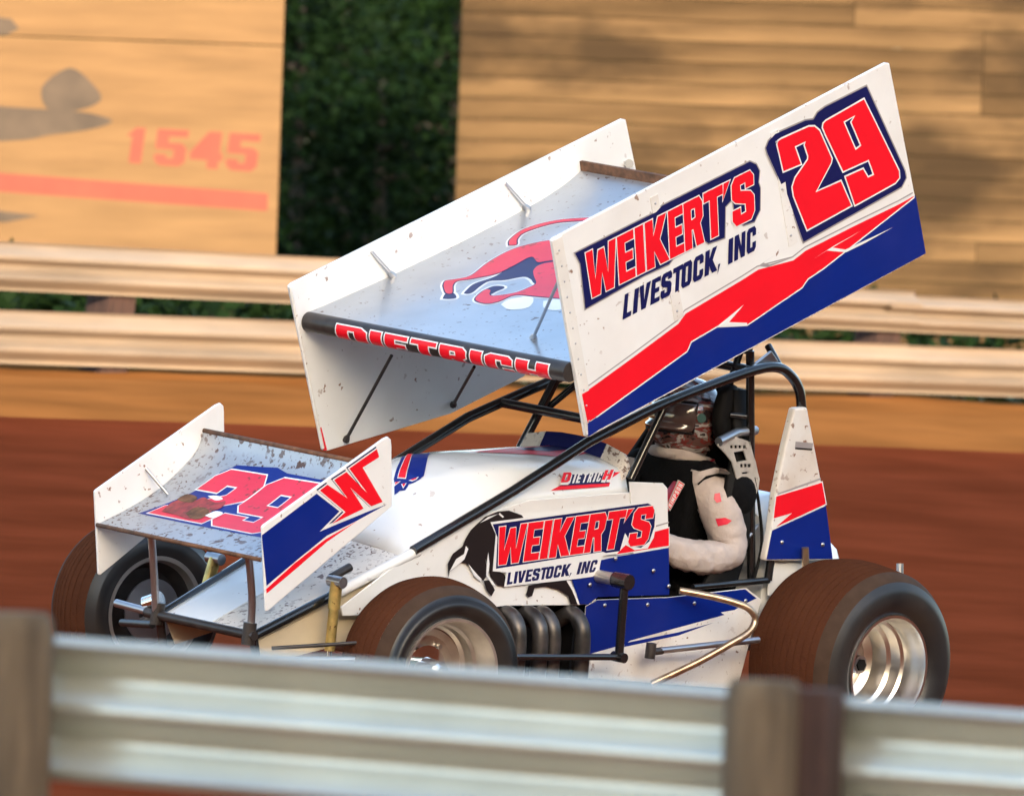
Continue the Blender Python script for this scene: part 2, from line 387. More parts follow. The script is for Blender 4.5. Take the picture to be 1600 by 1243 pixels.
RIDGE_Z = path*math.tan(EL_CAR)
def shade_ridge(x, y):
    t = min(1, max(0, (-50-y)/(-50-RIDGE_Y))) if y > RIDGE_Y else max(0, 1-(RIDGE_Y-y)/60)
    t = t*t*(3-2*t); base = level_z(x, y)-.1
    return base+(RIDGE_Z-base)*t+(noise.noise((x*.08, 0, 3))*.5 if abs(y-RIDGE_Y) < 1 else 0)
grid('added_shade_ridge', frange(-320, 220, 271), [-47, -52, -58, -64, -70, RIDGE_Y, -80, -95, -134], shade_ridge, 'shade_ridge')
g = obj('ground', ([(-3000, -3000, -9), (3000, -3000, -9), (3000, 3000, -9), (-3000, 3000, -9)], [[0, 1, 2, 3]]), 'grass'); g['kind'] = 'structure'

# ---------------------------------------------------------------- guard rails
def wbeam(h, d=.075, t=.004):
    c = [(0, .0), (.03, .02), (.075, d), (.115, d), (.155, .006), (.5*.31+.012, .0)]
    half = [(0, .012), (.018, .0), (.038, .012), (.072, d-.004), (.088, d), (.106, d-.004), (.138, .010), (.155, .004)]
    pr = half+[(.31-a, b) for a, b in half[::-1][1:]]
    return [(a*h/.31, b) for a, b in pr]
def beam(p0, p1, up, out, h, nseg=1, t=.004):
    pr = wbeam(h); V = []; F = []
    p0, p1, up, out = Vector(p0), Vector(p1), Vector(up), Vector(out); k = len(pr)
    for s in range(nseg+1):
        p = p0.lerp(p1, s/nseg)
        for a, b in pr: V.append(p+up*a+out*b)
        for a, b in pr: V.append(p+up*a+out*(b-t))
    for s in range(nseg):
        o0 = s*2*k; o1 = (s+1)*2*k
        for j in range(k-1):
            F.append([o0+j, o0+j+1, o1+j+1, o1+j]); F.append([o0+k+j, o1+k+j, o1+k+j+1, o0+k+j+1])
        F.append([o0, o1, o1+k, o0+k]); F.append([o0+k-1, o0+2*k-1, o1+2*k-1, o1+k-1])
    return V, F
# far rail, in the frame of the banked track
YR = 12.25
far = empty('guard_rail', mw=T)
tag(far, 'double row of dusty corrugated guard rail along the far outer edge of the track', 'guard rail', 'guard rails')
def zline(a, b):
    p = U(0, a, YR); q = U(1600, b, YR); return lambda x: p[2]+(q[2]-p[2])*(min(max(x, -2), 26)-p[0])/(q[0]-p[0])
zu1, zu0, zl1, zl0 = zline(375, 468), zline(453, 527), zline(483, 546), zline(567, 620)
x = -14.0; i = 0
while x < 46:
    for z0, z1 in ((zu0, zu1), (zl0, zl1)):
        w = .004 if i % 2 else 0
        obj('rail_beam', beam((x-.12, YR-w, z0(x-.12)), (x+3.93, YR-w, z0(x+3.93)), (0, 0, 1), (0, -1, 0), z1(x+1.9)-z0(x+1.9)), 'galvanised_dusty', far, smooth=50)
    for px_ in (x, x+1.905):
        obj('post', box(px_-.09, px_+.09, YR+.02, YR+.20, -.4, zu1(px_)-.03), 'wood_dark', far, bevel=.012)
    x += 3.81; i += 1
# near rail, level, seen from its back
near = empty('guard_rail', mw=Matrix.Translation((railA.x, railA.y, infield_z)))
tag(near, 'corrugated galvanised guard rail with wooden posts closest to the camera', 'guard rail', 'guard rails')
o0 = Vector((railA.x, railA.y, infield_z)); dr = (railB-railA); dl = dr.length; dr.normalize()
hor = Vector((dr.x, dr.y, 0)).normalized(); outn = Vector((-hor.y, hor.x, 0))      # away from the camera
upn = Vector((0, 0, 1))
NH = .318
def nr(s, z=0., o=0.): return railA-o0+dr*s+upn*z+outn*o
seg = 3.81; s0 = -1.95-seg*2
for k in range(6):
    a = s0+seg*k
    obj('rail_beam', beam(nr(a-.12, -NH, .004*(k % 2)), nr(a+seg+.12, -NH, .004*(k % 2)), upn, outn, NH), 'galvanised', near, smooth=50)
def post_at(px, extra, w, block=True):
    d_ = (UW(px, 1040, 26.2)-railA).dot(hor)
    b = nr(d_, 0, -.055); r = w/2
    top = b.z+extra
    sec = []
    for z, k in ((-.3, 1), (top-.05, 1), (top-.015, .93), (top, .8)):
        sec.append([(b.x+hor.x*r*k*c-outn.x*(-r)*k*s, b.y+hor.y*r*k*c-outn.y*(-r)*k*s-r*.75*outn.y, z) for c, s in [(math.cos(t*math.pi/8)*1.0, math.sin(t*math.pi/8)) for t in range(17)]])
    V, F = loft(sec); n = len(V); F.append([n-17+i for i in range(16)])
    obj('post', (V, F), 'wood_post', near, smooth=40)
    if not block: return
    c = b+hor*(w*.70)
    hh = box(-w*.30, w*.30, -.06, .05, -.42, .012)
    mm = Matrix.Translation(c) @ Matrix.Rotation(math.atan2(hor.y, hor.x), 4, 'Z')
    obj('offset_block', xf(hh, mm), 'wood_dark', near, bevel=.008)
post_at(-100, .05, .17, False); post_at(1290, .028, .17)
for px in (-1420, 2560): post_at(px, .04, .17)

# ---------------------------------------------------------------- billboard, plank wall, trees
def wframe(px, py, depth, yaw):
    return Matrix.Translation(UW(px, py, depth)) @ Matrix.Rotation(rad(yaw), 4, 'Z')
bb = empty('billboard', mw=wframe(432, 405, 69, 4))
tag(bb, 'tan plywood billboard with red lettering and a red stripe behind the far rail', 'billboard')
PXM = FPX/69.
for i in range(2):
    for j in range(2):
        obj('sheet', box(-2.44*(i+1)+.004, -2.44*i-.004, .0, .02, 1.22*j+.003, 1.22*(j+1)-.003), 'plywood', bb, bevel=.003)
for i in range(3): obj('post', box(-.35-2.0*i, -.23-2.0*i, .025, .14, -2.2, 2.5), 'wood_dark', bb)
def bpx(x, y): return ((x-432)/PXM, (405-y)/PXM)
sB = lambda u, v, off: (u, -off, v)
red_t = text([('1', 0, .2), ('5', .24, .47), ('4', .50, .74), ('5', .77, 1)], [bpx(186, 262), bpx(186, 207), bpx(398, 211), bpx(398, 270)], .1)
decal('lettering', red_t, sB, .0015, 'board_red', bb)
decal('stripe', [[[bpx(*p) for p in ((-400, 268), (0, 286), (415, 303), (415, 330), (0, 315), (-400, 300))]]], sB, .0015, 'board_red', bb)
decal('painted_shape', [[[bpx(p.x, p.y) for p in smooth_path([(-300, 170, 0), (0, 182, 0), (90, 184, 0), (145, 190, 0), (168, 200, 0), (130, 214, 0), (70, 224, 0), (0, 236, 0), (-300, 250, 0)], 4)]],
      [[bpx(p.x, p.y) for p in smooth_path([(75, 130, 0), (100, 118, 0), (125, 132, 0), (150, 165, 0), (112, 184, 0), (66, 182, 0), (56, 152, 0), (75, 130, 0)], 5)[:-1]]],
      [[bpx(*p) for p in ((-60, 40), (5, 45), (18, 60), (0, 70), (-60, 75))]],
      [[bpx(*p) for p in ((-200, 335), (0, 345), (60, 350), (10, 362), (-200, 370))]]], sB, .002, 'board_grey', bb)
pw = empty('plank_wall', mw=wframe(706, 470, 73, 7))
tag(pw, 'long weathered wall of horizontal brown planks with dappled shade painted in, behind the far rail', 'wall')
PH = .128; base_me = {}
for r in range(21):
    xx = 0.0; z = -.3+r*PH
    while xx < 7.5:
        w = random.choice((2.4, 3.0, 3.6)) if xx > 0 else random.choice((1.8, 2.4, 3.2))
        if w not in base_me:
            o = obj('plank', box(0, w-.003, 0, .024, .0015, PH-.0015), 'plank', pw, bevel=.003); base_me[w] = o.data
        else:
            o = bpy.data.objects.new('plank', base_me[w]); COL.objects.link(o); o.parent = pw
            b = o.modifiers.new('bevel', 'BEVEL'); b.width = .003; b.segments = 1
        o.location = (xx, random.uniform(-.003, .003), z); xx += w
for i in range(4): obj('post', box(.15+2.3*i, .27+2.3*i, .035, .15, -2.6, 2.3), 'wood_dark', pw)

def tree(px, depth, h, r, label, m, seed):
    rn = random.Random(seed); b = UW(px, 500, depth); base = Vector((b.x, b.y, -2.4))
    t = empty('evergreen_tree', mw=Matrix.Translation(base)); tag(t, label, 'tree', 'evergreen trees behind the far rail')
    br = []
    for i in range(22):
        z = h*(.12+.8*i/22); a = rn.uniform(0, 6.28); l = r*(1-.75*i/22)*.8
        br.append(tube([(0, 0, z), (math.cos(a)*l*.5, math.sin(a)*l*.5, z+.05), (math.cos(a)*l, math.sin(a)*l, z-.1)], [.035, .02, .006], 5))
    obj('trunk', join(tube([(0, 0, -.3), (.03, 0, h*.4), (0, .02, h*.97)], [.16, .1, .02], 9), *br), 'bark', t, smooth=True)
    V = []; F = []
    cl = []
    for i in range(150):
        zz = rn.random()**.8; z = h*(.06+.92*zz); R = r*(1-.78*zz)*(.55+.5*rn.random()); a = rn.uniform(0, 6.28)
        cl.append(Vector((math.cos(a)*R, math.sin(a)*R, z)))
    for c in cl:
        s = rn.uniform(.16, .34)
        for k in range(60):
            p = c+Vector((rn.gauss(0, s), rn.gauss(0, s), rn.gauss(0, s*.6)))
            d1 = Vector((rn.gauss(0, 1), rn.gauss(0, 1), rn.gauss(-.2, .5))).normalized(); d2 = d1.cross(Vector((rn.gauss(0, 1), rn.gauss(0, 1), rn.gauss(0, 1)))).normalized()
            L = rn.uniform(.05, .11); w = L*.32; n = len(V)
            V += [p, p+d1*L*.5+d2*w, p+d1*L, p+d1*L*.5-d2*w]; F.append([n, n+1, n+2, n+3])
    obj('crown', (V, F), m, t)
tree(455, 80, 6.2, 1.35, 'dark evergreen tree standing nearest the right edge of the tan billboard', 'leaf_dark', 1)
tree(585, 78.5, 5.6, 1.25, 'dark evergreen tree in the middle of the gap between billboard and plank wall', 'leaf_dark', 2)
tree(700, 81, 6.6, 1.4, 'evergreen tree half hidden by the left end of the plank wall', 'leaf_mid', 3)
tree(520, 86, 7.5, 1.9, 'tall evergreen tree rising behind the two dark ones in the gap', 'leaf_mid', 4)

# ================================================================= THE CAR
car = empty('sprint_car', mw=T)
tag(car, 'white, red and blue winged sprint car number 29 sliding on the clay track', 'race car')
def part(name, vf, m, parent=car, **k): return obj(name, vf, m, parent, **k)
def rod(name, pts, r, m, parent=car, curve=False, n=12): return part(name, tube(pts, r, n, curve), m, parent, smooth=50)

# ---- top wing foil
FT = [(.442, 1.493), (.55, 1.53), (.66, 1.570), (.875, 1.651), (1.2, 1.780), (1.547, 1.929), (1.72, 2.018), (1.815, 2.085)]
FTs = [(p.x, p.z) for p in smooth_path([(a, 0, b) for a, b in FT], 5)]
ftz = lambda x, y=0: lerp_tab(FTs, x)
HW = .684
def foil_mesh(prof, thick, y0, y1, ny=2):
    n = len(prof); low = []
    for i, (x, z) in enumerate(prof):
        t = i/(n-1); low.append((x, z-thick*(4*t*(1-t))**.6*(1-.35*t)-.004))
    loop = prof+low[::-1]; k = len(loop); V = []; F = []
    for y in (y0, y1): V += [(x, y, z) for x, z in loop]
    for j in range(k): F.append([j, (j+1) % k, k+(j+1) % k, k+j])
    F.append(list(range(k))); F.append([k+j for j in range(k)][::-1]); return V, F
wing = part('top_wing', foil_mesh(FTs, .05, -HW, HW), 'foil', smooth=30)
tb = part('leading_edge_tube', tube([(.444, -HW, 1.456), (.444, HW, 1.456)], .0375, 28), 'tube_dirty', wing, smooth=50)
part('wicker_strip', plate([(1.808, -HW, 2.070), (1.822, -HW, 2.074), (1.806, -HW, 2.118), (1.792, -HW, 2.114)], (0, 2*HW, 0)), 'rust_strip', wing)
# letters on the tube
def on_tube(u, v, off):
    a = v; r = .0375+off; return (.444-r*math.cos(a), u, 1.456+r*math.sin(a))
nm = 'DIETRICH'; u0, u1 = .50, -.625; sp = []
wds = {'D': 1.15, 'I': .42, 'E': .85, 'T': .95, 'R': 1.0, 'C': 1.0, 'H': 1.2}; tot = sum(wds[c]+.14 for c in nm); a = 0
for ch in nm: sp.append((ch, a/tot, (a+wds[ch])/tot)); a += wds[ch]+.14
LO, HI = rad(-100), rad(22)
tl = text(sp, [(u0, LO), (u0, HI), (u1, HI), (u1, LO)], 0)
ys_ = [LO+(HI-LO)*i/12-.2 for i in range(0, 16)]
def tube_text(loops, d, off, m, nme):
    sh = []
    for lp in loops: sh.append([[(x, y) for x, y in q] for q in lp])
    # grow in metres: scale the angle by the radius first
    sh = [[[(x, y*.0375) for x, y in q] for q in lp] for lp in sh]
    decal(nme, sh, lambda u, v, o: on_tube(u, v/.0375, o), off, m, wing, d=d, ys=[y*.0375 for y in ys_])
tube_text(tl, .0055, .0006, 'print_white', 'letter_outline'); tube_text(tl, 0, .0014, 'red', 'letter')
# bull print on the foil
def sfoil(u, v, off): return (u, v, ftz(u)+off)
def pf(pts, zf, fz):
    r = []
    for x, y in pts:
        p = US(*zf(x, y), fz); r.append((p[0], p[1]))
    return r
xs_ = [q[0] for q in FTs[1:-1]]
def foil_decal(name, loops, off, m, d=0): decal(name, loops, sfoil, off, m, wing, d=d, xs=xs_)
def blob(pts, k=5): return [(p.x, p.y) for p in smooth_path([(a, b, 0) for a, b in pts+pts[:1]], k)[:-1]]
B_ = lambda *ps: [[pf(blob(list(q)), Z5, ftz)] for q in ps]
belly = [(400, 862), (430, 828), (510, 765), (720, 690), (900, 565), (1040, 490), (1300, 530), (1300, 640), (1110, 765), (1050, 725), (980, 703), (800, 735), (650, 745), (560, 795), (490, 852), (440, 868)]
rump = [(198, 790), (222, 742), (310, 728), (470, 690), (640, 562), (860, 442), (1100, 372), (1300, 345), (1640, 330), (1640, 560), (1280, 545), (1120, 565), (1055, 512), (900, 590), (720, 675), (480, 725), (345, 745), (300, 785), (292, 862), (225, 862)]
fore = [(1068, 650), (1120, 595), (1260, 560), (1640, 540), (1640, 930), (1330, 915), (1100, 895), (900, 882), (740, 945), (620, 965), (530, 945), (510, 915), (560, 860), (620, 825), (665, 835), (655, 872), (700, 888), (900, 858), (1030, 808), (1098, 768), (1078, 700)]
tail = [(838, 400), (850, 340), (1000, 235), (1300, 155), (1640, 130), (1640, 156), (1300, 182), (1010, 268), (925, 335), (915, 392)]
hoof = [(195, 915), (225, 866), (300, 858), (330, 905), (260, 918)]; hoof2 = [(600, 828), (690, 792), (780, 793), (795, 812), (720, 845), (655, 872)]
paw = [(790, 965), (850, 925), (950, 908), (1040, 895), (1045, 955), (990, 1000), (860, 1008)]; paw2 = [(1200, 940), (1330, 925), (1400, 960), (1330, 1015), (1210, 1000)]
foil_decal('bull_outline', B_(belly, rump, fore, tail, hoof, hoof2, paw, paw2), .0006, 'print_white', .010)
foil_decal('bull_shade', B_(belly, hoof, hoof2), .0014, 'navy'); foil_decal('bull_edge', B_(rump, fore, tail), .0020, 'navy', .003)
foil_decal('bull_body', B_(rump, fore, tail), .0026, 'red_faded', -.002)

# ---- top wing side boards
def poly_plate(pxs, Y, thick, m, name, parent=car, bevel=.004, zf=ident):
    return part(name, plate([U(*zf(*p), Y) for p in pxs], (0, thick, 0)), m, parent, bevel=bevel)
YB = -.70
LB = [(862, 376), (866, 371), (1384, 98), (1390, 99), (1447, 395), (1443, 399), (920, 683), (915, 681)]
lb = poly_plate(LB, YB, .014, 'white', 'side_board'); lb['label'] = 'left side board with large number and lettering'
sb = on_y(YB)
def bd(name, shapes, off, m, d=0): decal(name, shapes, sb, off, m, lb, d=d)
red_up = [(137, 1071), (165, 1055), (300, 957), (440, 853), (462, 822), (640, 716), (690, 684), (800, 655), (838, 625), (1000, 543), (1130, 480), (1177, 454)]
red_lo = [(1177, 457), (893, 680), (845, 712), (828, 738), (655, 856), (562, 860), (480, 908), (467, 938), (185, 1142), (154, 1162)]
bd('blue_field', [[pxY(red_lo[::-1]+[(1184, 452), (1216, 633), (153, 1206)], Z2, YB)]], .0006, 'blue')
bd('white_edge', [[pxY(red_up+red_lo, Z2, YB)]], .0012, 'print_white', .006)
bd('red_stripe', [[pxY(red_up+red_lo, Z2, YB)]], .0018, 'red')
bd('pinstripe', [[pxY([(x-3, y-13) for x, y in red_up]+[(x-2, y-9) for x, y in red_up[::-1]], Z2, YB)], [pxY([(690, 672), (775, 618), (705, 662), (725, 668), (800, 645), (720, 676)], Z2, YB)]], .0022, 'pin_grey')
bd('flash', [[pxY([(345, 1187), (470, 1106), (640, 1012), (466, 1114), (545, 1126), (830, 993), (660, 1088), (550, 1142), (432, 1132)], Z3, YB)], [pxY([(560, 862), (645, 793), (598, 848), (655, 850), (654, 860)], Z2, YB)]], .0026, 'print_white')
n_sil = [(62, 510), (78, 468), (118, 425), (300, 345), (350, 338), (375, 295), (420, 262), (672, 135), (905, 650), (912, 690), (885, 745), (290, 1080), (190, 790), (180, 715), (155, 730), (72, 545)]
two = [(130, 487), (136, 468), (155, 455), (320, 381), (355, 380), (385, 405), (460, 575), (455, 600), (362, 778), (515, 712), (578, 858), (312, 1005), (230, 800), (222, 745), (240, 690), (316, 580), (318, 558), (296, 492), (303, 468), (235, 500), (272, 606), (168, 650)]
nine = [(406, 385), (410, 362), (425, 346), (655, 215), (868, 650), (870, 690), (845, 720), (602, 855), (545, 685), (650, 638), (680, 690), (718, 672), (685, 580), (530, 650), (425, 430)]
nine_h = [(530, 350), (602, 312), (580, 352), (640, 495), (604, 522)]
bd('number_shadow', [[pxY(n_sil, Z3, YB)]], .0024, 'pin_grey', .006)
bd('number_field', [[pxY(n_sil, Z3, YB)]], .0030, 'navy')
num = [[pxY(two, Z3, YB)], [pxY(nine, Z3, YB), pxY(nine_h, Z3, YB)]]
bd('number_outline', num, .0036, 'print_white', .0065); bd('number', num, .0042, 'red')
w_sil = [(78, 690), (640, 405), (680, 362), (1290, 55), (1335, 75), (1357, 120), (1350, 200), (1362, 240), (1360, 390), (1322, 470), (1250, 495), (1190, 462), (1172, 312), (1120, 368), (1116, 582), (1004, 622), (985, 606), (760, 725), (730, 765), (560, 842), (150, 1075), (115, 760)]
bd('lettering_shadow', [[pxY(w_sil, Z4, YB)]], .0024, 'pin_grey', .005)
bd('lettering_field', [[pxY(w_sil, Z4, YB)]], .0030, 'navy')
wt = text(WEIK, pxY([(185, 1005), (132, 697), (1295, 112), (1338, 432)], Z4, YB), .14)
bd('letter_outline', wt, .0036, 'print_white', .0042); bd('letter', wt, .0044, 'red')
bd('small_lettering', text(LIVE, pxY([(420, 1145), (412, 982), (1322, 500), (1342, 662)], Z4, YB), .2), .0030, 'navy')
part('edge_flange', plate([U(*p, YB-.0058) for p in ((862.5, 377), (879, 368), (932, 672), (916.5, 681))], (0, .0055, 0)), 'flange', lb, bevel=.003)
decal('flange_red', [[pxY([(135, 1073), (166, 1056), (180, 1144), (153, 1163)], Z2, YB)]], sb, .0062, 'red', lb)
decal('flange_blue', [[pxY([(153, 1165), (180, 1146), (186, 1186), (155, 1206)], Z2, YB)]], sb, .0062, 'blue', lb)
for q in ([(1204, 208), (1217, 201), (1247, 378), (1233, 386)], [(1016, 309), (1028, 303), (1035, 339), (1022, 346)], [(1046, 450), (1060, 444), (1069, 494), (1054, 503)]):
    part('stiffener', plate([U(*p, YB-.0026) for p in q], (0, .0024, 0)), 'white_stained', lb, bevel=.001)
rv_me = None
def rivet(p, r, parent, m='steel'):
    global rv_me
    if rv_me is None:
        V = []; F = []; rings = ((1, 0), (.85, .35), (.45, .6))
        for rr, h in rings: V += [(rr*math.cos(2*math.pi*j/10), -h, rr*math.sin(2*math.pi*j/10)) for j in range(10)]
        V.append((0, -.66, 0))
        for i in range(2):
            for j in range(10): F.append([i*10+j, i*10+(j+1) % 10, (i+1)*10+(j+1) % 10, (i+1)*10+j])
        for j in range(10): F.append([20+j, 20+(j+1) % 10, 30])
        o = obj('rivet', (V, F), m, parent, smooth=True); rv_me = o.data
    else:
        o = bpy.data.objects.new('rivet', rv_me); COL.objects.link(o); o.parent = parent
    o.location = p; o.scale = (r, r, r)
for i in range(12):
    t = (i+.6)/12.4; a = U(871+53*t, 377+300*t, YB-.0055); rivet(a, .0045, lb)
for p in ((1213, 222), (1222, 296), (1236, 368), (1024, 318), (1058, 486)): rivet(U(*p, YB-.0026), .005, lb)
RB = [(452, 447), (457, 442), (972, 186), (978, 187), (1030, 440), (816, 590), (705, 646), (512, 704), (505, 703)]
rb = poly_plate(RB, .686, .014, 'white', 'side_board'); rb['label'] = 'right side board, plain white inside'
decal('flange_red', [[[(p[0], p[2]) for p in [U(497, 668, .686), U(502, 667, .686), U(511, 703, .686), U(505, 703, .686)]]]], on_y(.686), .0006, 'red', rb)
rod('edge_roll', [U(453, 448, .683), U(504, 700, .683)], .007, 'flange', rb)
def brace(p, q, r=.0065, m='steel', name='brace'):
    p = Vector(p); q = Vector(q); d = (q-p).normalized()
    fl = tube([q-d*.03, q-d*.012, q], [.006, .013, .015], 8)
    part(name, join(tube([p, q], r, 8), fl), m, wing, smooth=40)
brace(U(790, 287, .684), US(825, 327, ftz)); brace(U(580, 393, .684), US(615, 432, ftz))
brace(U(872, 440, -.684), US(833, 528, ftz))
brace(U(612, 555, .40), U(540, 688, .684), m='tube_dirty'); brace(U(741, 573, .25), U(708, 632, .684), m='tube_dirty')
part('trailing_bolt', tube([U(983, 256, .68), U(983, 256, .66)], .018, 10), 'steel', rb)

# ---- front wing
FF = [(-.774, .706), (-.616, .772), (-.466, .853), (-.352, .944), (-.305, 1.0), (-.289, 1.062)]
FFs = [(p.x, p.z) for p in smooth_path([(a, 0, b) for a, b in FF], 5)]
ffz = lambda x, y=0: lerp_tab(FFs, x)
fw = part('front_wing', foil_mesh(FFs, .022, -.430, .430), 'foil_muddy', smooth=30)
part('trailing_edge_strip', tube([(-.287, -.428, 1.064), (-.287, .428, 1.064)], .009, 8), 'rust_strip', fw, smooth=True)
part('leading_edge_strip', tube([(-.775, -.428, .705), (-.775, .428, .705)], .008, 8), 'rust_strip', fw, smooth=True)
FB = [(-.800, .826), (-.792, .834), (-.235, 1.160), (-.214, 1.168), (-.197, 1.158), (-.190, 1.135), (-.150, .915), (-.722, .521), (-.731, .522)]
flb = part('side_board', plate([(x, -.444, z) for x, z in FB], (0, .012, 0)), 'white', bevel=.004); flb['label'] = 'left front wing board with blue field and red letter'
frb = part('side_board', plate([(x, .432, z) for x, z in FB], (0, .012, 0)), 'white', bevel=.004); frb['label'] = 'right front wing board, plain white inside'
YF = -.444; sF = on_y(YF)
def fd(name, sh, off, m, d=0): decal(name, sh, sF, off, m, flb, d=d)
fd('blue_field', [[pxY([(97, 590), (385, 372), (505, 465), (400, 572), (480, 537), (640, 472), (755, 427), (600, 512), (440, 592), (300, 705), (122, 855)], ZF, YF)]], .0006, 'blue')
fd('red_stripe', [[pxY([(120, 873), (270, 737), (430, 612), (600, 514), (440, 624), (290, 755), (122, 896)], ZF, YF)]], .0006, 'red')
wl = [(400, 355), (440, 325), (545, 395), (475, 300), (540, 258), (650, 370), (555, 240), (700, 138), (712, 180), (625, 235), (730, 415), (670, 438), (560, 340), (630, 450), (465, 530), (535, 468)]
fd('letter_shadow', [[pxY([(x-7, y-4) for x, y in wl], ZF, YF)]], .0010, 'navy', .005)
fd('letter_outline', [[pxY(wl, ZF, YF)]], .0016, 'print_white', .005); fd('letter', [[pxY(wl, ZF, YF)]], .0022, 'red')
def sff(u, v, off): return (u, v, ffz(u)+off)
xf_ = [q[0] for q in FFs[1:-1]]
def ffd(name, sh, off, m, d=0): decal(name, sh, sff, off, m, fw, d=d, xs=xf_)
q29 = pf([(234, 801), (350, 734), (512, 760), (408, 835)], ident, ffz)
t29 = text([('2', 0, .47), ('9', .50, 1)], q29, .0)
f29 = pf([(224, 801), (318, 762), (345, 740), (368, 731), (430, 736), (445, 744), (530, 760), (425, 840), (380, 832), (290, 815)], ident, ffz)
ffd('number_field', [[f29]], .0006, 'blue', .010)
ffd('number_outline', t29, .0012, 'print_white', .009); ffd('number', t29, .0020, 'red_faded', .004)
ffd('bull_print', [[pf(blob(q), ident, ffz)] for q in ([(252, 800), (268, 786), (288, 780), (304, 783), (318, 778), (336, 786), (352, 784), (346, 794), (330, 800), (326, 808), (306, 806), (296, 812), (276, 806)],)], .0034, 'bull_red')
ffd('bull_print', [[pf(blob(q), ident, ffz)] for q in ([(276, 781), (292, 773), (308, 778), (300, 786), (284, 785)], [(290, 803), (304, 794), (322, 795), (326, 803), (312, 812), (298, 811)])], .0040, 'rust_strip')
ffd('bull_highlight', [[pf(blob(q), ident, ffz)] for q in ([(324, 776), (340, 776), (348, 781), (336, 783)], [(320, 807), (336, 800), (348, 803), (334, 811)])], .0046, 'print_white')
rod('brace', [U(228, 732, .43), US(262, 772, ffz)], .006, 'steel', fw)
for Y, a, b, c in ((.24, (234, 842), (241, 900), (244, 965)), (-.24, (385, 872), (394, 940), (389, 1004))):
    p0 = U(*a, Y)
    rod('wing_post', [(p0[0], Y, ffz(p0[0])-.025), U(*b, Y), U(*c, Y)], .0145, 'steel', fw, curve=True)

# ---- chassis front, nose
NF = Vector((-.585, -.245, .40)); LIP = Vector((.13, -.305, .725))
mir = lambda p: Vector((p[0], -p[1], p[2]))
NC = Vector((-.575, -.02, .418)); LC = Vector((.13, -.02, .742))
part('nose_panel', plate([NF+Vector((.01, .01, .012)), LIP+Vector((0, .02, .0)), LC, NC], (0, 0, -.012)), 'white_muddy', bevel=.004)
part('nose_panel', plate([NC+Vector((0, .002, 0)), LC+Vector((0, .002, 0)), mir(LIP)+Vector((0, -.02, 0)), mir(NF)+Vector((.01, -.01, .012))], (0, 0, -.012)), 'white', bevel=.004)
MID = NF.lerp(LIP, .52)
rod('frame_tube', [NF, MID], .019, 'black_tube'); rod('frame_tube', [MID, LIP+Vector((.02, 0, .01))], .0205, 'white')
rod('frame_tube', [mir(NF), mir(LIP)], .019, 'black_tube')
part('lower_nose_panel', plate([NF+Vector((.03, .01, -.02)), LIP+Vector((-.1, .02, -.07)), Vector((.03, -.285, .42)), Vector((-.5, -.235, .30))], (0, .006, 0)), 'cream')
part('lower_nose_panel', plate([mir(NF+Vector((.03, .01, -.02))), mir(LIP+Vector((-.1, .02, -.07))), Vector((.03, .285, .42)), Vector((-.5, .235, .30))], (0, -.006, 0)), 'cream')
rod('frame_tube', [(-.58, -.245, .395), (-.52, -.25, .22), (.3, -.31, .2), (1.9, -.31, .2)], .018, 'black_tube')
rod('frame_tube', [(-.58, .245, .395), (-.52, .25, .22), (.3, .31, .2), (1.9, .31, .2)], .018, 'black_tube')
rod('front_bumper', [(-.60, .30, .405), (-.60, -.27, .405)], .018, 'tube_dirty')
for y_ in (.24, -.24): part('bumper_clamp', tube([(-.60, y_, .37), (-.60, y_, .45)], .025, 10), 'tube_dirty', smooth=40)
rod('torsion_arm', [(-.60, .30, .41), (-.60, .46, .415)], .015, 'steel'); rod('torsion_arm', [(-.56, .30, .36), (-.50, .52, .335)], .014, 'tube_dirty')
part('torsion_stop', tube([(-.58, .33, .43), (-.56, .27, .46)], .03, 12), 'chrome', smooth=40)
# axle, shocks, steering
rod('front_axle', [(0, -.62, .335), (0, .82, .335)], .03, 'chrome', n=16)
for px0, px1, Y in (((526, 908), (515, 1016), -.34), ((336, 872), (318, 936), .36)):
    a = Vector(U(*px0, Y)); b = Vector(U(*px1, Y)); d = (b-a).normalized()
    s = part('shock_absorber', tube([a, a+d*.10, a+d*.101, b], [.023, .023, .019, .019], 14), 'gold', smooth=40)
    part('shock_mount', tube([a+Vector((0, -.035, 0)), a+Vector((0, .035, 0))], .022, 12), 'steel', s, smooth=40)
    rod('shock_rod', [b, b+d*.10], .009, 'chrome', s)
    rod('shock_bracket', [a+Vector((.0, .03, .01)), a+Vector((.09, .03, .05))], .016, 'tube_dirty', s)
rod('radius_rod', [U(425, 1012, -.33), U(570, 1003, -.5)], .007, 'tube_dirty'); rod('radius_rod', [U(430, 1030, -.36), U(560, 1030, -.5)], .012, 'steel')

# ---- hood
ZB_ = [(.10, .712), (.25, .785), (.4, .85), (.7, .925), (1.23, .965)]
ZS_ = [(.10, .722), (.2, .80), (.35, .895), (.6, .965), (1.0, 1.010), (1.23, 1.035)]
ZC_ = [(.10, .730), (.2, .86), (.35, .985), (.5, 1.035), (.7, 1.062), (1.0, 1.082), (1.23, 1.095)]
def hood_sec(x):
    b, s, c = lerp_tab(ZB_, x), lerp_tab(ZS_, x), lerp_tab(ZC_, x)
    t = min(1, max(0, (x-.10)/1.13)); ys = -.165-.105*t; zs = c-.012-.028*t
    L2 = lambda k: (-.308+(ys+.308)*k, b+(zs-b)*k)
    h = [L2(0), L2(.35), L2(.70), L2(.92), (ys+.012, zs+.007), (ys*.6, c-.004-.006*t), (ys*.3, c-.001), (0, c)]
    h = h+[(-y, z) for y, z in h[::-1][1:]]; return [(x, y, z) for y, z in h]
hx = frange(.10, 1.23, 24)
hv, hf = loft([hood_sec(x) for x in hx])
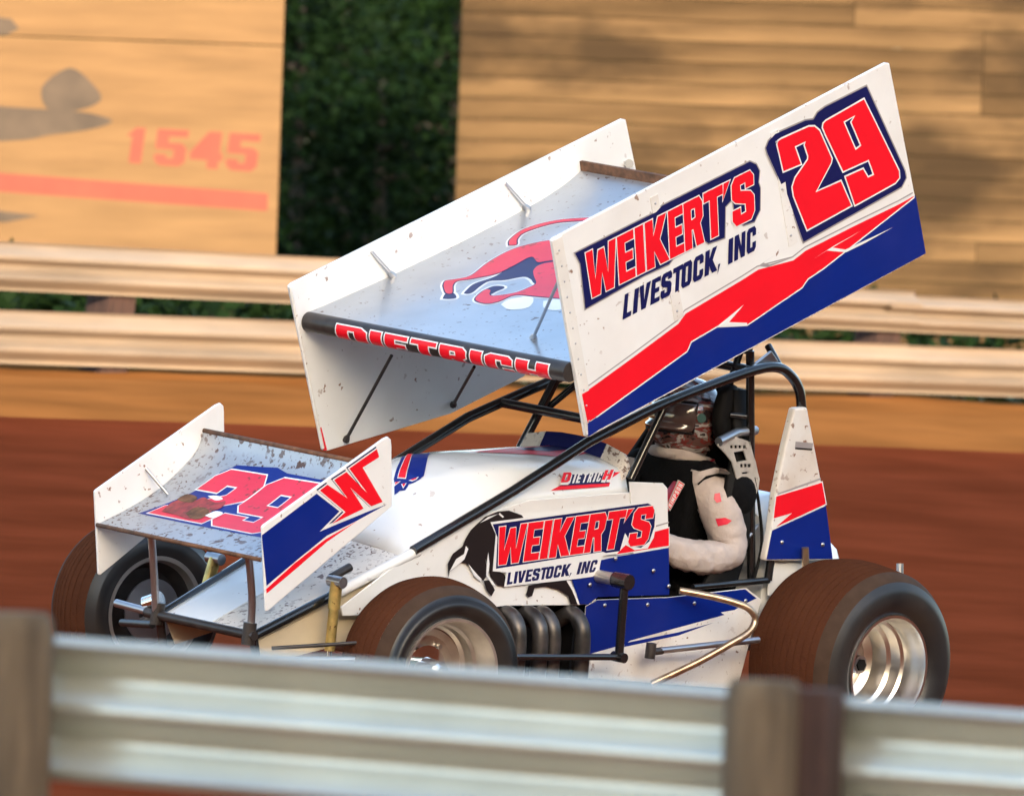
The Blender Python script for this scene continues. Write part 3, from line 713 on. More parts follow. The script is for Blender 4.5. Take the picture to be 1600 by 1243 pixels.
hood = part('hood', (hv, hf), 'white_clean', smooth=60)
so = hood.modifiers.new('solid', 'SOLIDIFY'); so.thickness = .004; so.offset = -1
def hoodz(x, y):
    s = hood_sec(min(max(x, .1), 1.23)); return lerp_tab([(q[1], q[2]) for q in s], y)
def sh_(u, v, off): return (u, v, hoodz(u, v)+off)
ZH = zo((600, 700), 13.333)
def hl(name, polys, off, m, d=0): decal(name, [[pf(q, ZH, hoodz)] for q in polys], sh_, off, m, hood, d=d, xs=hx[1:-1], ys=frange(-.28, .1, 20))
h_red = ([(290, 640), (720, 412), (900, 392), (640, 520), (440, 650)], [(540, 692), (690, 640), (665, 672), (590, 704)], [(785, 545), (915, 500), (860, 545)], [(232, 742), (310, 730), (222, 800)], [(375, 780), (445, 768), (400, 842)])
hl('lettering_field', [[(205, 640), (640, 395), (780, 368), (1010, 350), (1230, 430), (1180, 450), (1080, 490), (960, 510), (830, 590), (760, 650), (600, 740), (520, 760), (440, 890), (330, 900), (215, 990)]], .003, 'blue')
hl('lettering_edge', h_red, .005, 'print_white', .003); hl('lettering', h_red, .007, 'red')
decal('hood_stripe', [[[(.72, .05), (1.2, .10), (1.2, -.10), (1.05, -.14), (.9, -.06)]]], sh_, .002, 'red_faded', hood, xs=hx[1:-1], ys=[-.1, 0, .1])
decal('hood_stripe', [[[(.95, .04), (1.2, .08), (1.2, -.02), (1.05, -.04)]]], sh_, .003, 'navy', hood, xs=hx[1:-1], ys=[0])
# windshield deflector
def defl(y0, y1, m, k=0):
    n = 8; V = []
    for i in range(n+1):
        y = y0+(y1-y0)*i/n; z = hoodz(1.2, y)
        V += [(1.20, y, z-.012), (1.23-k, y, z+.055+k), (1.245, y, z+.05), (1.215, y, z-.012)]
    F = []
    for i in range(n):
        for j in range(4): F.append([i*4+j, i*4+(j+1) % 4, i*4+4+(j+1) % 4, i*4+4+j])
    F += [[0, 1, 2, 3], [n*4+j for j in (3, 2, 1, 0)]]; return V, F
wd = part('wind_deflector', defl(-.285, -.165, 'white_muddy'), 'white_muddy', smooth=40)
part('deflector_centre', defl(-.163, .153, 'navy'), 'navy', wd, smooth=40); part('deflector_end', defl(.155, .28, 'white_muddy'), 'white_muddy', wd, smooth=40)

# ---- side panels
YS = -.315
top_edge = [(.10, .712), (.25, .785), (.4, .85), (.7, .925), (1.23, .965)]
def XZ(px, py, Y=YS): p = U(px, py, Y); return (p[0], p[2])
pl = [XZ(536, 962), XZ(533, 948)]+[(a, b+.012) for a, b in top_edge]+[XZ(985, 760), XZ(1038, 763), XZ(1042, 928), XZ(932, 932), XZ(930, 943), XZ(904, 945), XZ(790, 946), XZ(700, 958)]
sp_ = part('side_panel', plate([(x, YS, z) for x, z in pl], (0, .008, 0)), 'white', bevel=.003)
part('side_panel', plate([(x, -YS, z) for x, z in pl], (0, -.008, 0)), 'white', bevel=.003)
s_s = on_y(YS)
def sd_(name, sh, off, m, d=0): decal(name, sh, s_s, off, m, sp_, d=d)
cp = part('cockpit_panel', plate([(x, YS-.007, z) for x, z in [XZ(982, 752), XZ(1034, 754), XZ(1041, 762), XZ(1044, 926), XZ(1000, 930), XZ(990, 900), XZ(985, 800)]], (0, .0065, 0)), 'white', bevel=.002)
DE = .0078
sd_('blue_field', [[pxY([(888, 606), (1066, 578), (1082, 480), (1180, 458), (1527, 398), (1530, 708), (1060, 722), (1000, 770), (940, 770), (920, 700)], Z6, YS)]], DE, 'blue')
rbp = [(1185, 440), (1228, 332), (1440, 292), (1526, 268), (1526, 385)]
sd_('white_edge', [[pxY(rbp, Z6, YS)]], DE+.0005, 'print_white', .0035); sd_('red_stripe', [[pxY(rbp, Z6, YS)]], DE+.001, 'red')
sd_('pinstripe', [[pxY([(1440, 252), (1526, 228), (1526, 236), (1440, 262)], Z6, YS)]], DE+.001, 'pin_grey')
sd_('bull', [[pxY(q, ZB, YS)] for q in (
    [(560, 560), (620, 505), (700, 472), (770, 466), (850, 495), (862, 512), (700, 560), (690, 640), (680, 830), (740, 862), (755, 900), (742, 938), (700, 935), (655, 880), (640, 800), (622, 770), (640, 860), (610, 905), (585, 890), (540, 830), (500, 795), (470, 790), (400, 850), (392, 885), (388, 800), (420, 735), (480, 690), (500, 640), (530, 590)],
    [(612, 905), (650, 900), (682, 962), (660, 1002), (630, 965)],
    [(878, 990), (892, 935), (1000, 915), (1130, 900), (1162, 950), (1202, 1052), (1155, 1052), (1140, 1000), (1080, 960), (1000, 940), (930, 950), (915, 1000), (890, 1008)])], DE+.0014, 'print_black')
sd_('bull_highlight', [[pxY(q, ZB, YS)] for q in ([(500, 688), (516, 706), (490, 772), (396, 850), (440, 768), (488, 738)], [(640, 725), (648, 800), (640, 870), (690, 938), (664, 930), (626, 870), (630, 800)], [(515, 800), (570, 865), (600, 895), (590, 908), (550, 872)], [(712, 480), (738, 505), (730, 512), (704, 490)], [(585, 545), (640, 505), (700, 488), (640, 520)], [(1128, 905), (1150, 903), (1180, 960), (1212, 1052), (1198, 1052), (1165, 965)])], DE+.002, 'print_white')
sw = [(350, 230), (1390, 92), (1440, 122), (1440, 250), (1425, 330), (1385, 402), (1300, 414), (1240, 380), (1180, 440), (1090, 450), (1075, 480), (1062, 562), (1022, 588), (900, 605), (440, 655), (455, 560), (365, 552), (385, 310)]
sd_('lettering_edge', [[pxY(sw, Z6, YS)]], DE+.0026, 'print_white')
nv = [(364, 244), (1385, 106), (1424, 125), (1434, 180), (1428, 260), (1395, 356), (1340, 398), (1284, 388), (1252, 330), (1235, 300), (1200, 420), (1110, 432), (1090, 424), (386, 536), (396, 330)]
sd_('lettering_field', [[pxY(nv, Z6, YS)]], DE+.0032, 'navy')
wt2 = text(WEIK, pxY([(392, 514), (392, 264), (1420, 122), (1392, 372)], Z6, YS), .16)
sd_('letter_outline', wt2, DE+.0038, 'print_white', .0030); sd_('letter', wt2, DE+.0046, 'red')
sd_('small_lettering', text(LIVE, pxY([(462, 640), (462, 562), (1052, 476), (1040, 556)], Z6, YS), .2), DE+.0034, 'navy')
hy = frange(-.30, -.2, 12); hxs = hx[1:-1]
def hd(name, shapes, off, m, d=0): decal(name, shapes, sh_, off, m, hood, d=d, xs=hxs, ys=hy)
ZN = zo((850, 730), 11.43)
hd('name_banner', [[pf([(115, 458), (285, 365), (325, 190), (1365, 125), (1200, 235), (1155, 385)], ZN, hoodz)]], .010, 'red'); hd('name_field', [[pf([(255, 405), (315, 385), (355, 210), (1270, 150), (1190, 235), (1145, 355)], ZN, hoodz)]], .016, 'navy')
nq = pf([(285, 400), (335, 225), (1235, 170), (1165, 345)], ZN, hoodz)
big = text([('D', 0, .17), ('H', .83, 1)], nq, .0)
hd('name_outline', big, .022, 'print_white', .0025); hd('name_letter', big, .028, 'red')
hd('name_lettering', text([('I', .23, .27), ('E', .30, .38), ('T', .42, .50), ('R', .53, .61), ('I', .64, .68), ('C', .71, .79)], nq, .0), .022, 'print_white')
# lower panel
lo = [XZ(914, 946), XZ(932, 936), XZ(1044, 932), XZ(1165, 918), XZ(1188, 936), XZ(1150, 1076), XZ(905, 1058)]
lp = part('lower_panel', plate([(x, YS-.006, z) for x, z in lo], (0, .0055, 0)), 'white_stained', bevel=.002)
Y2 = YS-.006; s2 = on_y(Y2)
decal('blue_field', [[pxY([(915, 947), (933, 937), (1044, 933), (1164, 920), (1182, 934), (1165, 942), (1148, 952), (1126, 956), (1132, 960), (985, 1000), (978, 1005), (914, 1023)], ident, Y2)], [pxY([(976, 1004), (1060, 987), (1115, 972), (1060, 992), (975, 1010)], ident, Y2)]], s2, .0006, 'blue', lp)
for p in ((922, 913), (945, 945), (1012, 944), (1085, 942), (1021, 891), (962, 872), (1045, 915), (1165, 938)):
    big = p[1] < 935
    rivet(U(p[0], p[1], YS-.016 if big else Y2-.001), .0085, sp_ if big else lp)

# ---- engine bay
part('engine_block', join(box(.30, 1.0, -.2, .2, .22, .52), box(.34, .96, -.27, -.1, .52, .62), box(.34, .96, .1, .27, .52, .62)), 'dark', bevel=.02)
part('firewall', box(1.03, 1.04, -.30, .30, .2, .95), 'dark')
for x0, dx in ((772, 0), (806, 4), (826, 0), (872, 0)):
    pts = [U(x0, 968, -.26), U(x0+20, 958, -.33), U(x0+34, 972, -.38), U(x0+38, 1000, -.40), U(x0+32, 1075, -.40)]
    rod('exhaust_header', pts, .031, 'header', curve=True, n=14)
rod('exhaust_collector', [U(800, 1078, -.40), U(900, 1080, -.40), U(1000, 1085, -.42)], .05, 'header', n=14)
part('spark_plug', tube([U(842, 948, -.30), U(850, 962, -.34)], .008, 8), 'chrome')
part('floor_pan', box(1.05, 2.05, -.29, .29, .215, .22), 'dark')

# ---- steering linkage, nerf bar, rods
p0 = Vector(U(976, 908, -.46)); p1 = Vector(U(967, 1026, -.46))
pa = part('pitman_arm', join(tube([p0, p1], .017, 12), tube([p0+Vector((0, .05, 0)), p0+Vector((0, -.025, 0))], .03, 12), tube([p1+Vector((0, .03, 0)), p1+Vector((0, -.03, 0))], .019, 12)), 'black_tube', smooth=40)
part('steering_shaft', tube([p0+Vector((0, .15, 0)), p0+Vector((0, .03, 0))], .024, 12), 'alloy_dusty', pa, smooth=40)
rod('drag_link', [p1, (.12, -.46, p1.z-.01)], .0125, 'black_tube')
rod('nerf_bar', [U(1062, 922, -.36), U(1115, 932, -.44), U(1152, 942, -.50), U(1172, 952, -.53), U(1180, 968, -.54), U(1170, 987, -.54), U(1140, 1006, -.52), U(1090, 1034, -.46), U(1018, 1068, -.36)], .0135, 'bronze_tube', curve=True)
rr = part('radius_rod', tube([U(1030, 1016, -.40), U(1185, 999, -.46)], .0125, 12), 'steel', smooth=40)
part('rod_end', join(tube([U(1018, 1004, -.40), U(1015, 1028, -.40)], .02, 10), tube([U(1016, 1018, -.40), U(1034, 1016, -.40)], .014, 10)), 'tube_dirty', rr, smooth=40)

# ---- roll cage
CY = .30
def cage(pts, r=.0195, m='black_tube', k=False): return rod('cage_tube', pts, r, m, curve=k)
left = [LIP+Vector((-.01, -.008, .012)), Vector(U(800, 768, -.322)), Vector(U(920, 690, -.318))]
cage(left); 
halo = [U(920, 690, -.318), U(968, 665, -.31), U(1030, 634, -.30), U(1110, 602, -.30), U(1180, 578, -.30), U(1215, 574, -.30), U(1236, 587, -.30), U(1249, 610, -.30), U(1253, 642, -.302), U(1266, 760, -.302)]
cage(halo, k=True)
mr = [mir(p) for p in left]; cage(mr)
cage([mir(p) for p in halo], k=True)
A1 = Vector(U(1040, 632, -.30)); A0 = Vector(U(985, 748, -.29)); cage([A1, A0], .0155)
H0 = Vector(halo[1]); cage([H0, mir(H0)], .018)
cage([Vector(U(1180, 579, -.30)), mir(U(1180, 579, -.30))], .018)
cage([U(868, 594, .22), U(813, 700, .27)], .0185); cage([U(905, 596, .16), U(852, 640, .25)], .013)
V0 = Vector(U(1172, 548, -.24)); V1 = Vector(U(1174, 905, -.26)); cage([V0, V1], .0165); cage([mir(V0), mir(V1)], .0165)
cage([V0+Vector((0, 0, -.0)), mir(V0)], .015)
cage([U(1140, 600, -.2), U(1158, 545, -.2)], .014); cage([U(1200, 540, -.2), U(1222, 580, -.29)], .014)
part('wing_mount', plate([U(1165, 580, -.27), U(1222, 572, -.27), U(1206, 548, -.27)], (0, .012, 0)), 'steel', bevel=.003)
cage([U(1082, 917, -.31), U(1200, 906, -.31)], .0135); cage([U(1200, 906, -.31), U(1206, 860, -.31)], .016)
cage([U(1110, 908, -.28), U(1185, 820, -.26)], .008, 'steel')
cage([U(1140, 648, -.2), U(1178, 652, -.25)], .012)
part('brake_line', tube([U(1178, 745, -.27), U(1186, 790, -.27), U(1190, 850, -.28), U(1178, 905, -.29)], .006, 8, True), 'dark', smooth=True)

# ---- tail, fin, seat
YT = -.335
fin_p = [(225, 92), (272, 88), (300, 235), (343, 458), (372, 670), (240, 672), (112, 672), (135, 555), (150, 430), (190, 235)]
fin = part('tail_fin', plate([U(*Z8(*p), YT) for p in fin_p], (0, .035, 0)), 'white_stained', bevel=.008); fin['label'] = 'white, red and blue arm guard panel'
sT = on_y(YT)
def td(name, pts, off, m, d=0): decal(name, [[pxY(q, Z8, YT) for q in pts]], sT, off, m, fin, d=d)
td('blue_field', [[(137, 556), (342, 462), (368, 664), (116, 666)]], .0006, 'blue'); rf = [(152, 427), (326, 374), (341, 455), (150, 543), (212, 490), (142, 510)]
td('white_edge', [rf], .0012, 'print_white', .005); td('red_stripe', [rf], .0018, 'red'); td('pinstripe', [[(158, 415), (322, 356), (323, 363), (158, 422)]], .0008, 'pin_grey')
td('sticker', [[(226, 218), (294, 224), (288, 252), (224, 246)]], .0008, 'pin_grey'); td('sticker_bar', [[(225, 241), (290, 245), (288, 252), (224, 247)]], .0014, 'print_black')
for p in ((175, 601), (330, 610)): rivet(U(*Z8(*p), YT-.001), .009, fin)
rod('fin_bolt', [U(1258, 855, -.36), U(1259, 885, -.36)], .014, 'bronze_tube')
def tail_sec(x, w, z0, z1):
    return [(x, y*w, z0+(z1-z0)*t) for y, t in ((-1, 0), (-1, .62), (-.86, .88), (-.5, 1), (.5, 1), (.86, .88), (1, .62), (1, 0))]
ts = [tail_sec(*a) for a in ((2.06, .27, .45, .93), (2.2, .285, .42, .97), (2.35, .285, .40, .92), (2.5, .26, .42, .82), (2.6, .2, .5, .72))]
tv, tf = loft(ts); n8 = len(tv); tf += [list(range(8)), [n8-8+i for i in range(8)][::-1]] + [[i*8, (i+1)*8, (i+1)*8+7, i*8+7] for i in range(4)]
part('tail_tank', (tv, tf), 'white', smooth=50)
part('side_board_panel', plate([U(1203, 872, -.30), U(1262, 878, -.30), U(1262, 935, -.30), U(1200, 930, -.30)], (0, .006, 0)), 'white', bevel=.002)
rod('rear_bumper_tip', [UXp(1406, 930, 2.7), UXp(1406, 880, 2.7)], .014, 'steel')
rod('rear_axle', [(2.297, -.60, .385), (2.297, .95, .385)], .035, 'steel')
part('rear_hub_carrier', tube([(2.297, -.33, .385), (2.297, -.2, .385)], .09, 20), 'dark', smooth=40)
seat_sec = []
for z, w, xb in ((.30, .22, 1.98), (.5, .25, 2.0), (.8, .27, 2.0), (1.0, .25, 1.99), (1.16, .2, 1.98), (1.36, .17, 1.97)):
    f = .34 if z < .6 else (.20 if z < 1.1 else .12)
    seat_sec.append([(xb-f, -w-.012, z), (xb-f*.4, -w-.012, z), (xb-.02, -w*.7, z), (xb, 0, z), (xb-.02, w*.7, z), (xb-f*.4, w+.012, z), (xb-f, w+.012, z)])
st = part('seat', loft(seat_sec), 'dark', smooth=True); so = st.modifiers.new('solid', 'SOLIDIFY'); so.thickness = .02; so.offset = 1
part('head_rest', xf(lathe([(.0, -.035), (.05, -.035), (.075, -.02), (.075, .02), (.05, .035), (0, .035)], 16), Matrix.Translation(Vector(U(1135, 645, -.17))) @ Matrix.Diagonal((.8, .8, 1.5, 1))), 'dark', st, smooth=True)
# slotted aluminium bracket
bkY = -.275
bk_out = [(520, 500), (530, 455), (600, 440), (690, 470), (735, 590), (755, 690), (750, 740), (735, 780), (650, 790), (630, 700), (600, 590), (560, 540)]
ZC5 = zo((980, 560), 3.656)
def bx_(x, y): p = U(*ZC5(x, y), bkY); return (p[0], p[2])
holes = [[(a, 495), (a+18, 493), (a+20, 512), (a+2, 514)] for a in (588, 612, 636, 660)]+[[(608, 535), (665, 525), (685, 580), (625, 592)]]+[[(a, 602), (a+16, 600), (a+18, 620), (a+2, 622)] for a in (645, 668, 690)]+[[(655, 650), (690, 646), (692, 656), (657, 660)], [(662, 695), (680, 692), (680, 722), (665, 724)]]
f2, t2 = fill([[bx_(*p) for p in bk_out]]+[[bx_(*p) for p in h] for h in holes])
bk = part('seat_bracket', ([(u, bkY, v) for u, v in f2], t2), 'bracket_alloy', st); so = bk.modifiers.new('solid', 'SOLIDIFY'); so.thickness = .006
part('bracket_flange', tube([U(1123, 690, bkY), U(1150, 676, bkY+.02), U(1180, 672, bkY+.05)], .018, 10), 'steel', bk, smooth=40)
part('bracket_side', plate([U(1172, 690, bkY+.003), U(1187, 748, bkY+.003), U(1184, 772, bkY+.003)], (.0, .05, 0)), 'bracket_alloy', bk)
part('shoulder_support', xf(lathe([(0, -.05), (.05, -.05), (.085, -.02), (.085, .03), (.05, .05), (0, .05)], 18), Matrix.Translation(Vector(U(1152, 775, -.25)))), 'suit_black', st, smooth=True)
sc_ = Vector((1.30, 0, .83)); ring = []
for j in range(28):
    g_ = 2*math.pi*j/28; ring.append(sc_+Vector((math.sin(g_)*.05, math.cos(g_)*.17, math.sin(g_)*.16)))
swl = part('steering_wheel', tube(ring, .013, 10, closed=True), 'dark', smooth=True)
part('steering_column', tube([sc_, sc_+Vector((-.28, 0, -.06))], .016, 10), 'steel', swl, smooth=True)
part('spoke', join(*[tube([sc_, ring[k]], .009, 6) for k in (0, 7, 14)]), 'steel', swl)

# ---- wheels
def wheel(name_label, X, Yo, Zc, R, width, rim_r, steer=0., side=-1, alloy='alloy', shoulder=.90, near=True):
    """Yo: outer rim edge; side -1 is the car's left."""
    w = width; sr = R*shoulder
    mt = Matrix.Translation((X, Yo, Zc)) @ Matrix.Rotation(steer, 4, 'Z')
    if side > 0: mt = mt @ Matrix.Diagonal((1, -1, 1, 1))
    S = lambda vf: xf(vf, mt)
    h0 = .18 if R < .36 else .36
    side_p = [(rim_r, .012), (rim_r+.012, -.006), (rim_r+.045, -.024), (rim_r+.09*(R/.385), -.028), (sr-.035, -.022), (sr-.012, -.008)]
    o_s = part('wheel', S(lathe(side_p, 96)), 'rubber', smooth=True)
    o_s['label'] = name_label
    sh = [(sr-.012, -.008), (sr, .006), (sr+(R-sr)*.35, .026), (sr+(R-sr)*.5, .04)]
    part('tyre_shoulder', S(lathe(sh, 96)), 'tread_edge', o_s, smooth=True)
    tr = [(sr+(R-sr)*.5, .04)]; k = max(5, int(w/.04))
    for i in range(k):
        t0 = .04+(w-.08)*i/k; t1 = .04+(w-.08)*(i+1)/k
        def rr_(t): u = (t-.04)/(w-.08); return sr+(R-sr)*(.5+.5*math.sin(min(1, u*1.6)*math.pi/2)) if u < .6 else sr+(R-sr)*(.5+.5*math.sin(min(1, (1-u)*2.2)*math.pi/2))
        a, b = t0+.003, t1-.003
        tr += [(rr_(a), a), (rr_((a+b)/2), (a+b)/2), (rr_(b), b), (rr_(b)-.0035, b+.001), (rr_(t1)-.0035, t1+.002)]
    tr += [(sr, w-.01)]
    part('tyre_tread', S(lathe(tr, 144)), 'tread', o_s, smooth=40)
    part('inner_sidewall', S(lathe([(sr, w-.01), (sr-.03, w+.012), (rim_r+.07, w+.018), (rim_r+.03, w+.012), (rim_r, w)], 96)), 'rubber', o_s, smooth=True)
    # rim barrel
    rp = [(rim_r+.004, .016), (rim_r+.009, .0), (rim_r+.006, -.009), (rim_r-.004, -.008), (rim_r-.010, .008), (rim_r-.014, .035), (rim_r-.020, .045), (rim_r-.024, .085), (rim_r-.034, .095), (rim_r-.037, .14), (rim_r-.05, .152), (rim_r-.054, w*.55), (rim_r-.08, w*.60)]
    rim = part('rim', S(lathe(rp, 80)), alloy, o_s, smooth=35)
    dp = [(rim_r-.08, w*.60), (rim_r-.11, w*.62), (.05, w*.58), (.05, w*.8)]
    part('wheel_centre', S(lathe(dp, 48)), 'alloy_dusty', o_s, smooth=35)
    part('inner_rim', S(lathe([(rim_r+.004, w-.01), (rim_r+.008, w+.006), (rim_r-.008, w+.004), (rim_r-.02, w-.03)], 64)), 'alloy_dusty', o_s, smooth=35)
    part('wheel_back', S(lathe([(rim_r-.02, w-.03), (rim_r-.05, w*.66), (.05, w*.62)], 64)), 'tube_dirty', o_s, smooth=35)
    part('brake_rotor', S(lathe([(.06, w*.9), (.12, w*.9), (.12, w*.93), (.06, w*.93)], 40, True)), 'steel', o_s, smooth=35)
    part('hub', S(join(lathe([(0, w*h0), (.022, w*h0), (.036, w*(h0+.05)), (.042, w*.56), (.085, w*.57), (.085, w*.6)], 24))), 'chrome' if near and R < .36 else 'steel', o_s, smooth=35)
    part('hub_nut', S(lathe([(0, w*(h0-.03)), (.024, w*(h0-.03)), (.024, w*(h0+.02))], 6)), 'dark', o_s)
    for j in range(6):
        g_ = 2*math.pi*j/6; c = (.095*math.cos(g_), 0, .095*math.sin(g_))
        part('wheel_bolt', S(tube([(c[0], w*.54, c[2]), (c[0], w*.6, c[2])], .009, 6)), 'steel', o_s)
    return o_s
wheel('left rear wheel with polished deep rim', 2.297, -.74, .385, .388, .40, .205)
wheel('left front wheel with brushed deep rim', 0, -.69, .337, .338, .27, .200, steer=rad(-10), alloy='alloy_dusty')
wheel('right front wheel', 0, 1.06, .337, .338, .24, .200, steer=rad(-10), side=1, alloy='alloy_dusty', near=False)
wheel('right rear wheel', 2.297, 1.08, .43, .433, .45, .205, side=1, near=False)

# ================================================================= THE DRIVER
def skinned(name, verts, edges, radii, root=0):
    me = bpy.data.meshes.new(name); me.from_pydata(verts, edges, []); o = bpy.data.objects.new(name, me); COL.objects.link(o)
    sk = o.modifiers.new('skin', 'SKIN'); sk.use_smooth_shade = True
    ss = o.modifiers.new('sub', 'SUBSURF'); ss.levels = 3; ss.render_levels = 3
    for i, r in enumerate(radii):
        sv = me.skin_vertices[0].data[i]; sv.radius = (r, r) if not isinstance(r, tuple) else r; sv.use_root = (i == root)
    dg = bpy.context.evaluated_depsgraph_get(); ev = o.evaluated_get(dg); nm_ = bpy.data.meshes.new_from_object(ev)
    bpy.data.objects.remove(o); return nm_
V = []; E_ = []; Rr = []; seg_tag = []
def J(p, r, par=None, t='torso'):
    V.append(tuple(p)); Rr.append(r); i = len(V)-1
    if par is not None: E_.append((par, i)); seg_tag.append((par, i, t))
    return i
pel = J((1.80, 0, .50), (.15, .13)); sp1 = J((1.81, 0, .70), (.15, .12), pel); ch = J((1.80, 0, .92), (.165, .125), sp1); nk = J((1.82, 0, 1.07), .065, ch); J((1.83, 0, 1.22), .085, nk)
for s in (-1, 1):
    shd = J((1.79, s*.17, 1.005), .090, ch, 'shoulder')
    up = J((1.82, s*.235, .92), .084, shd, 'arm')
    el0 = U(1142, 868, -.275); el = J((el0[0], s*.275, el0[2]), .072, up, 'arm')
    f0 = U(1085, 872, -.265); fa = J((f0[0], s*.262, f0[2]), .064, el, 'arm')
    wr = J((1.44, s*.20, .79), .044, fa, 'arm')
    pm = J((1.365, s*.178, .815), .036, wr, 'hand')
    for k in range(4):
        z = .85-.022*k; a = J((1.315, s*(.19-.003*k), z), .0098, pm, 'hand'); b = J((1.278, s*(.175-.002*k), z-.004), .009, a, 'hand'); J((1.292, s*(.148-.003*k), z-.006), .0082, b, 'hand')
    a = J((1.352, s*.15, .855), .011, pm, 'hand'); J((1.318, s*.142, .872), .0095, a, 'hand')
    hp = J((1.70, s*.10, .46), .10, pel, 'leg'); kn = J((1.30, s*.13, .58), .075, hp, 'leg'); an = J((.98, s*.11, .40), .05, kn, 'leg'); J((.88, s*.11, .44), .04, an, 'leg')
bme = skinned('person', V, E_, Rr)
bme.materials.clear()
for k in ('suit_black', 'suit_white'): bme.materials.append(M[k])
rad1 = lambda r: max(r) if isinstance(r, tuple) else r
segs = [(Vector(V[a]), Vector(V[b]), rad1(Rr[a]), rad1(Rr[b]), t) for a, b, t in seg_tag]
def nearest(c):
    best = None
    for a, b, ra, rb_, t in segs:
        d = b-a; ku = (c-a).dot(d)/d.length_squared; k = max(0, min(1, ku)); q = (c-(a+d*k)).length-(ra+(rb_-ra)*k)
        if best is None or q < best[0]: best = (q, t, ku, a, b)
    return best
for p in bme.polygons:
    n_ = nearest(p.center)
    p.material_index = 1 if n_[1] == 'arm' or (n_[1] == 'shoulder' and n_[2] > .93 and p.center.z < 1.05) else 0; p.use_smooth = True
moved = []
for v in bme.vertices:
    q, t, ku, a, b = nearest(v.co)
    if t in ('arm', 'shoulder') and abs(v.co.y) > .15:
        d = (b-a).normalized(); along = (v.co-a).dot(d); sd2 = v.co-a-d*along; ang = math.atan2(sd2.y, sd2.z)
        elb = math.exp(-((v.co.x-V[8][0])**2+(v.co.z-V[8][2])**2)/.012) if len(V) > 8 else 0
        cr = noise.noise((along*26+math.sin(ang)*2.2, math.cos(ang)*1.6, a.z*5+a.y)); h_ = .004-.010*max(0, 1-abs(cr)*5)*(.35+.65*elb)+noise.noise((along*34+math.sin(ang)*1.2, math.cos(ang)*1.1, a.z*7))*(.003+.005*elb)+noise.noise((along*12, math.cos(ang)*2, math.sin(ang)*2+a.x*5))*.004+.002
        moved.append((v.index, v.co+v.normal*h_))
for i_, c_ in moved: bme.vertices[i_].co = c_
per = bpy.data.objects.new('person', bme); COL.objects.link(per); per.matrix_world = T
tag(per, 'driver in a black suit with white sleeves and dark red helmet, seated in the cockpit', 'person')
# helmet
hc = Vector((1.835, 0, 1.225))
def hel(th, ph, k=1.0):
    x = -math.cos(th)*math.cos(ph); y = math.sin(th)*math.cos(ph); z = math.sin(ph)
    fx = .150+(.025 if (x < 0 and z < -.15) else 0)*min(1, -x*1.2) if x < 0 else .142
    return hc+Vector((x*fx*k*1.04, y*.133*k, z*(.156 if z > 0 else .160)*k))
def patch(t0, t1, p0, p1, nt_, np_, k):
    VV = [hel(t0+(t1-t0)*i/nt_, p0+(p1-p0)*j/np_, k) for i in range(nt_+1) for j in range(np_+1)]
    return VV, [[i*(np_+1)+j, i*(np_+1)+j+1, (i+1)*(np_+1)+j+1, (i+1)*(np_+1)+j] for i in range(nt_) for j in range(np_)]
hm = obj('helmet', patch(-math.pi, math.pi, rad(-62), rad(89.9), 48, 30, 1), 'helmet', per, smooth=True)
vz = obj('visor', patch(rad(-58), rad(58), rad(-14), rad(24), 26, 10, 1.025), 'visor', hm, smooth=True)
so = vz.modifiers.new('solid', 'SOLIDIFY'); so.thickness = .004
edge = [hel(rad(-59+118*i/30), rad(26), 1.03) for i in range(31)]+[hel(rad(59-118*i/30), rad(-16), 1.03) for i in range(31)]
obj('visor_seal', tube(edge, .004, 8, closed=True), 'dark', hm, smooth=True)
obj('visor_pivot', tube([hel(rad(-66), rad(6), 1.0), hel(rad(-66), rad(6), 1.05)], .018, 14), 'chrome', hm, smooth=40)
rimp = [hel(2*math.pi*i/40, rad(-60), 1.0) for i in range(40)]
obj('helmet_rim', tube(rimp, .009, 8, closed=True), 'dark', hm, smooth=True)
# collar and harness
def on_body(px, py): return U(px, py, -.14)
obj('neck_collar', tube([Vector((1.825+.10*math.cos(g_), .115*math.sin(g_), 1.075-.02*math.cos(g_))) for g_ in [2*math.pi*i/24 for i in range(24)]], .024, 10, closed=True), 'suit_white', per, smooth=True)
hs = [Vector((1.86, -.11, 1.09)), Vector((1.77, -.115, 1.06)), Vector((1.685, -.105, .97)), Vector((1.655, -.08, .86)), Vector((1.655, -.05, .72)), Vector((1.66, -.02, .60))]
for s in (1, -1):
    P_ = smooth_path([Vector((p.x, p.y*s, p.z)) for p in hs], 5); VV = []; FF_ = []
    for p in P_: VV += [p+Vector((0, -.026, 0)), p+Vector((0, .026, 0))]
    FF_ = [[2*i, 2*i+1, 2*i+3, 2*i+2] for i in range(len(P_)-1)]
    h_ = obj('harness_strap', (VV, FF_), 'red_faded' if s == 1 else 'suit_black', per, smooth=True); so = h_.modifiers.new('solid', 'SOLIDIFY'); so.thickness = .005

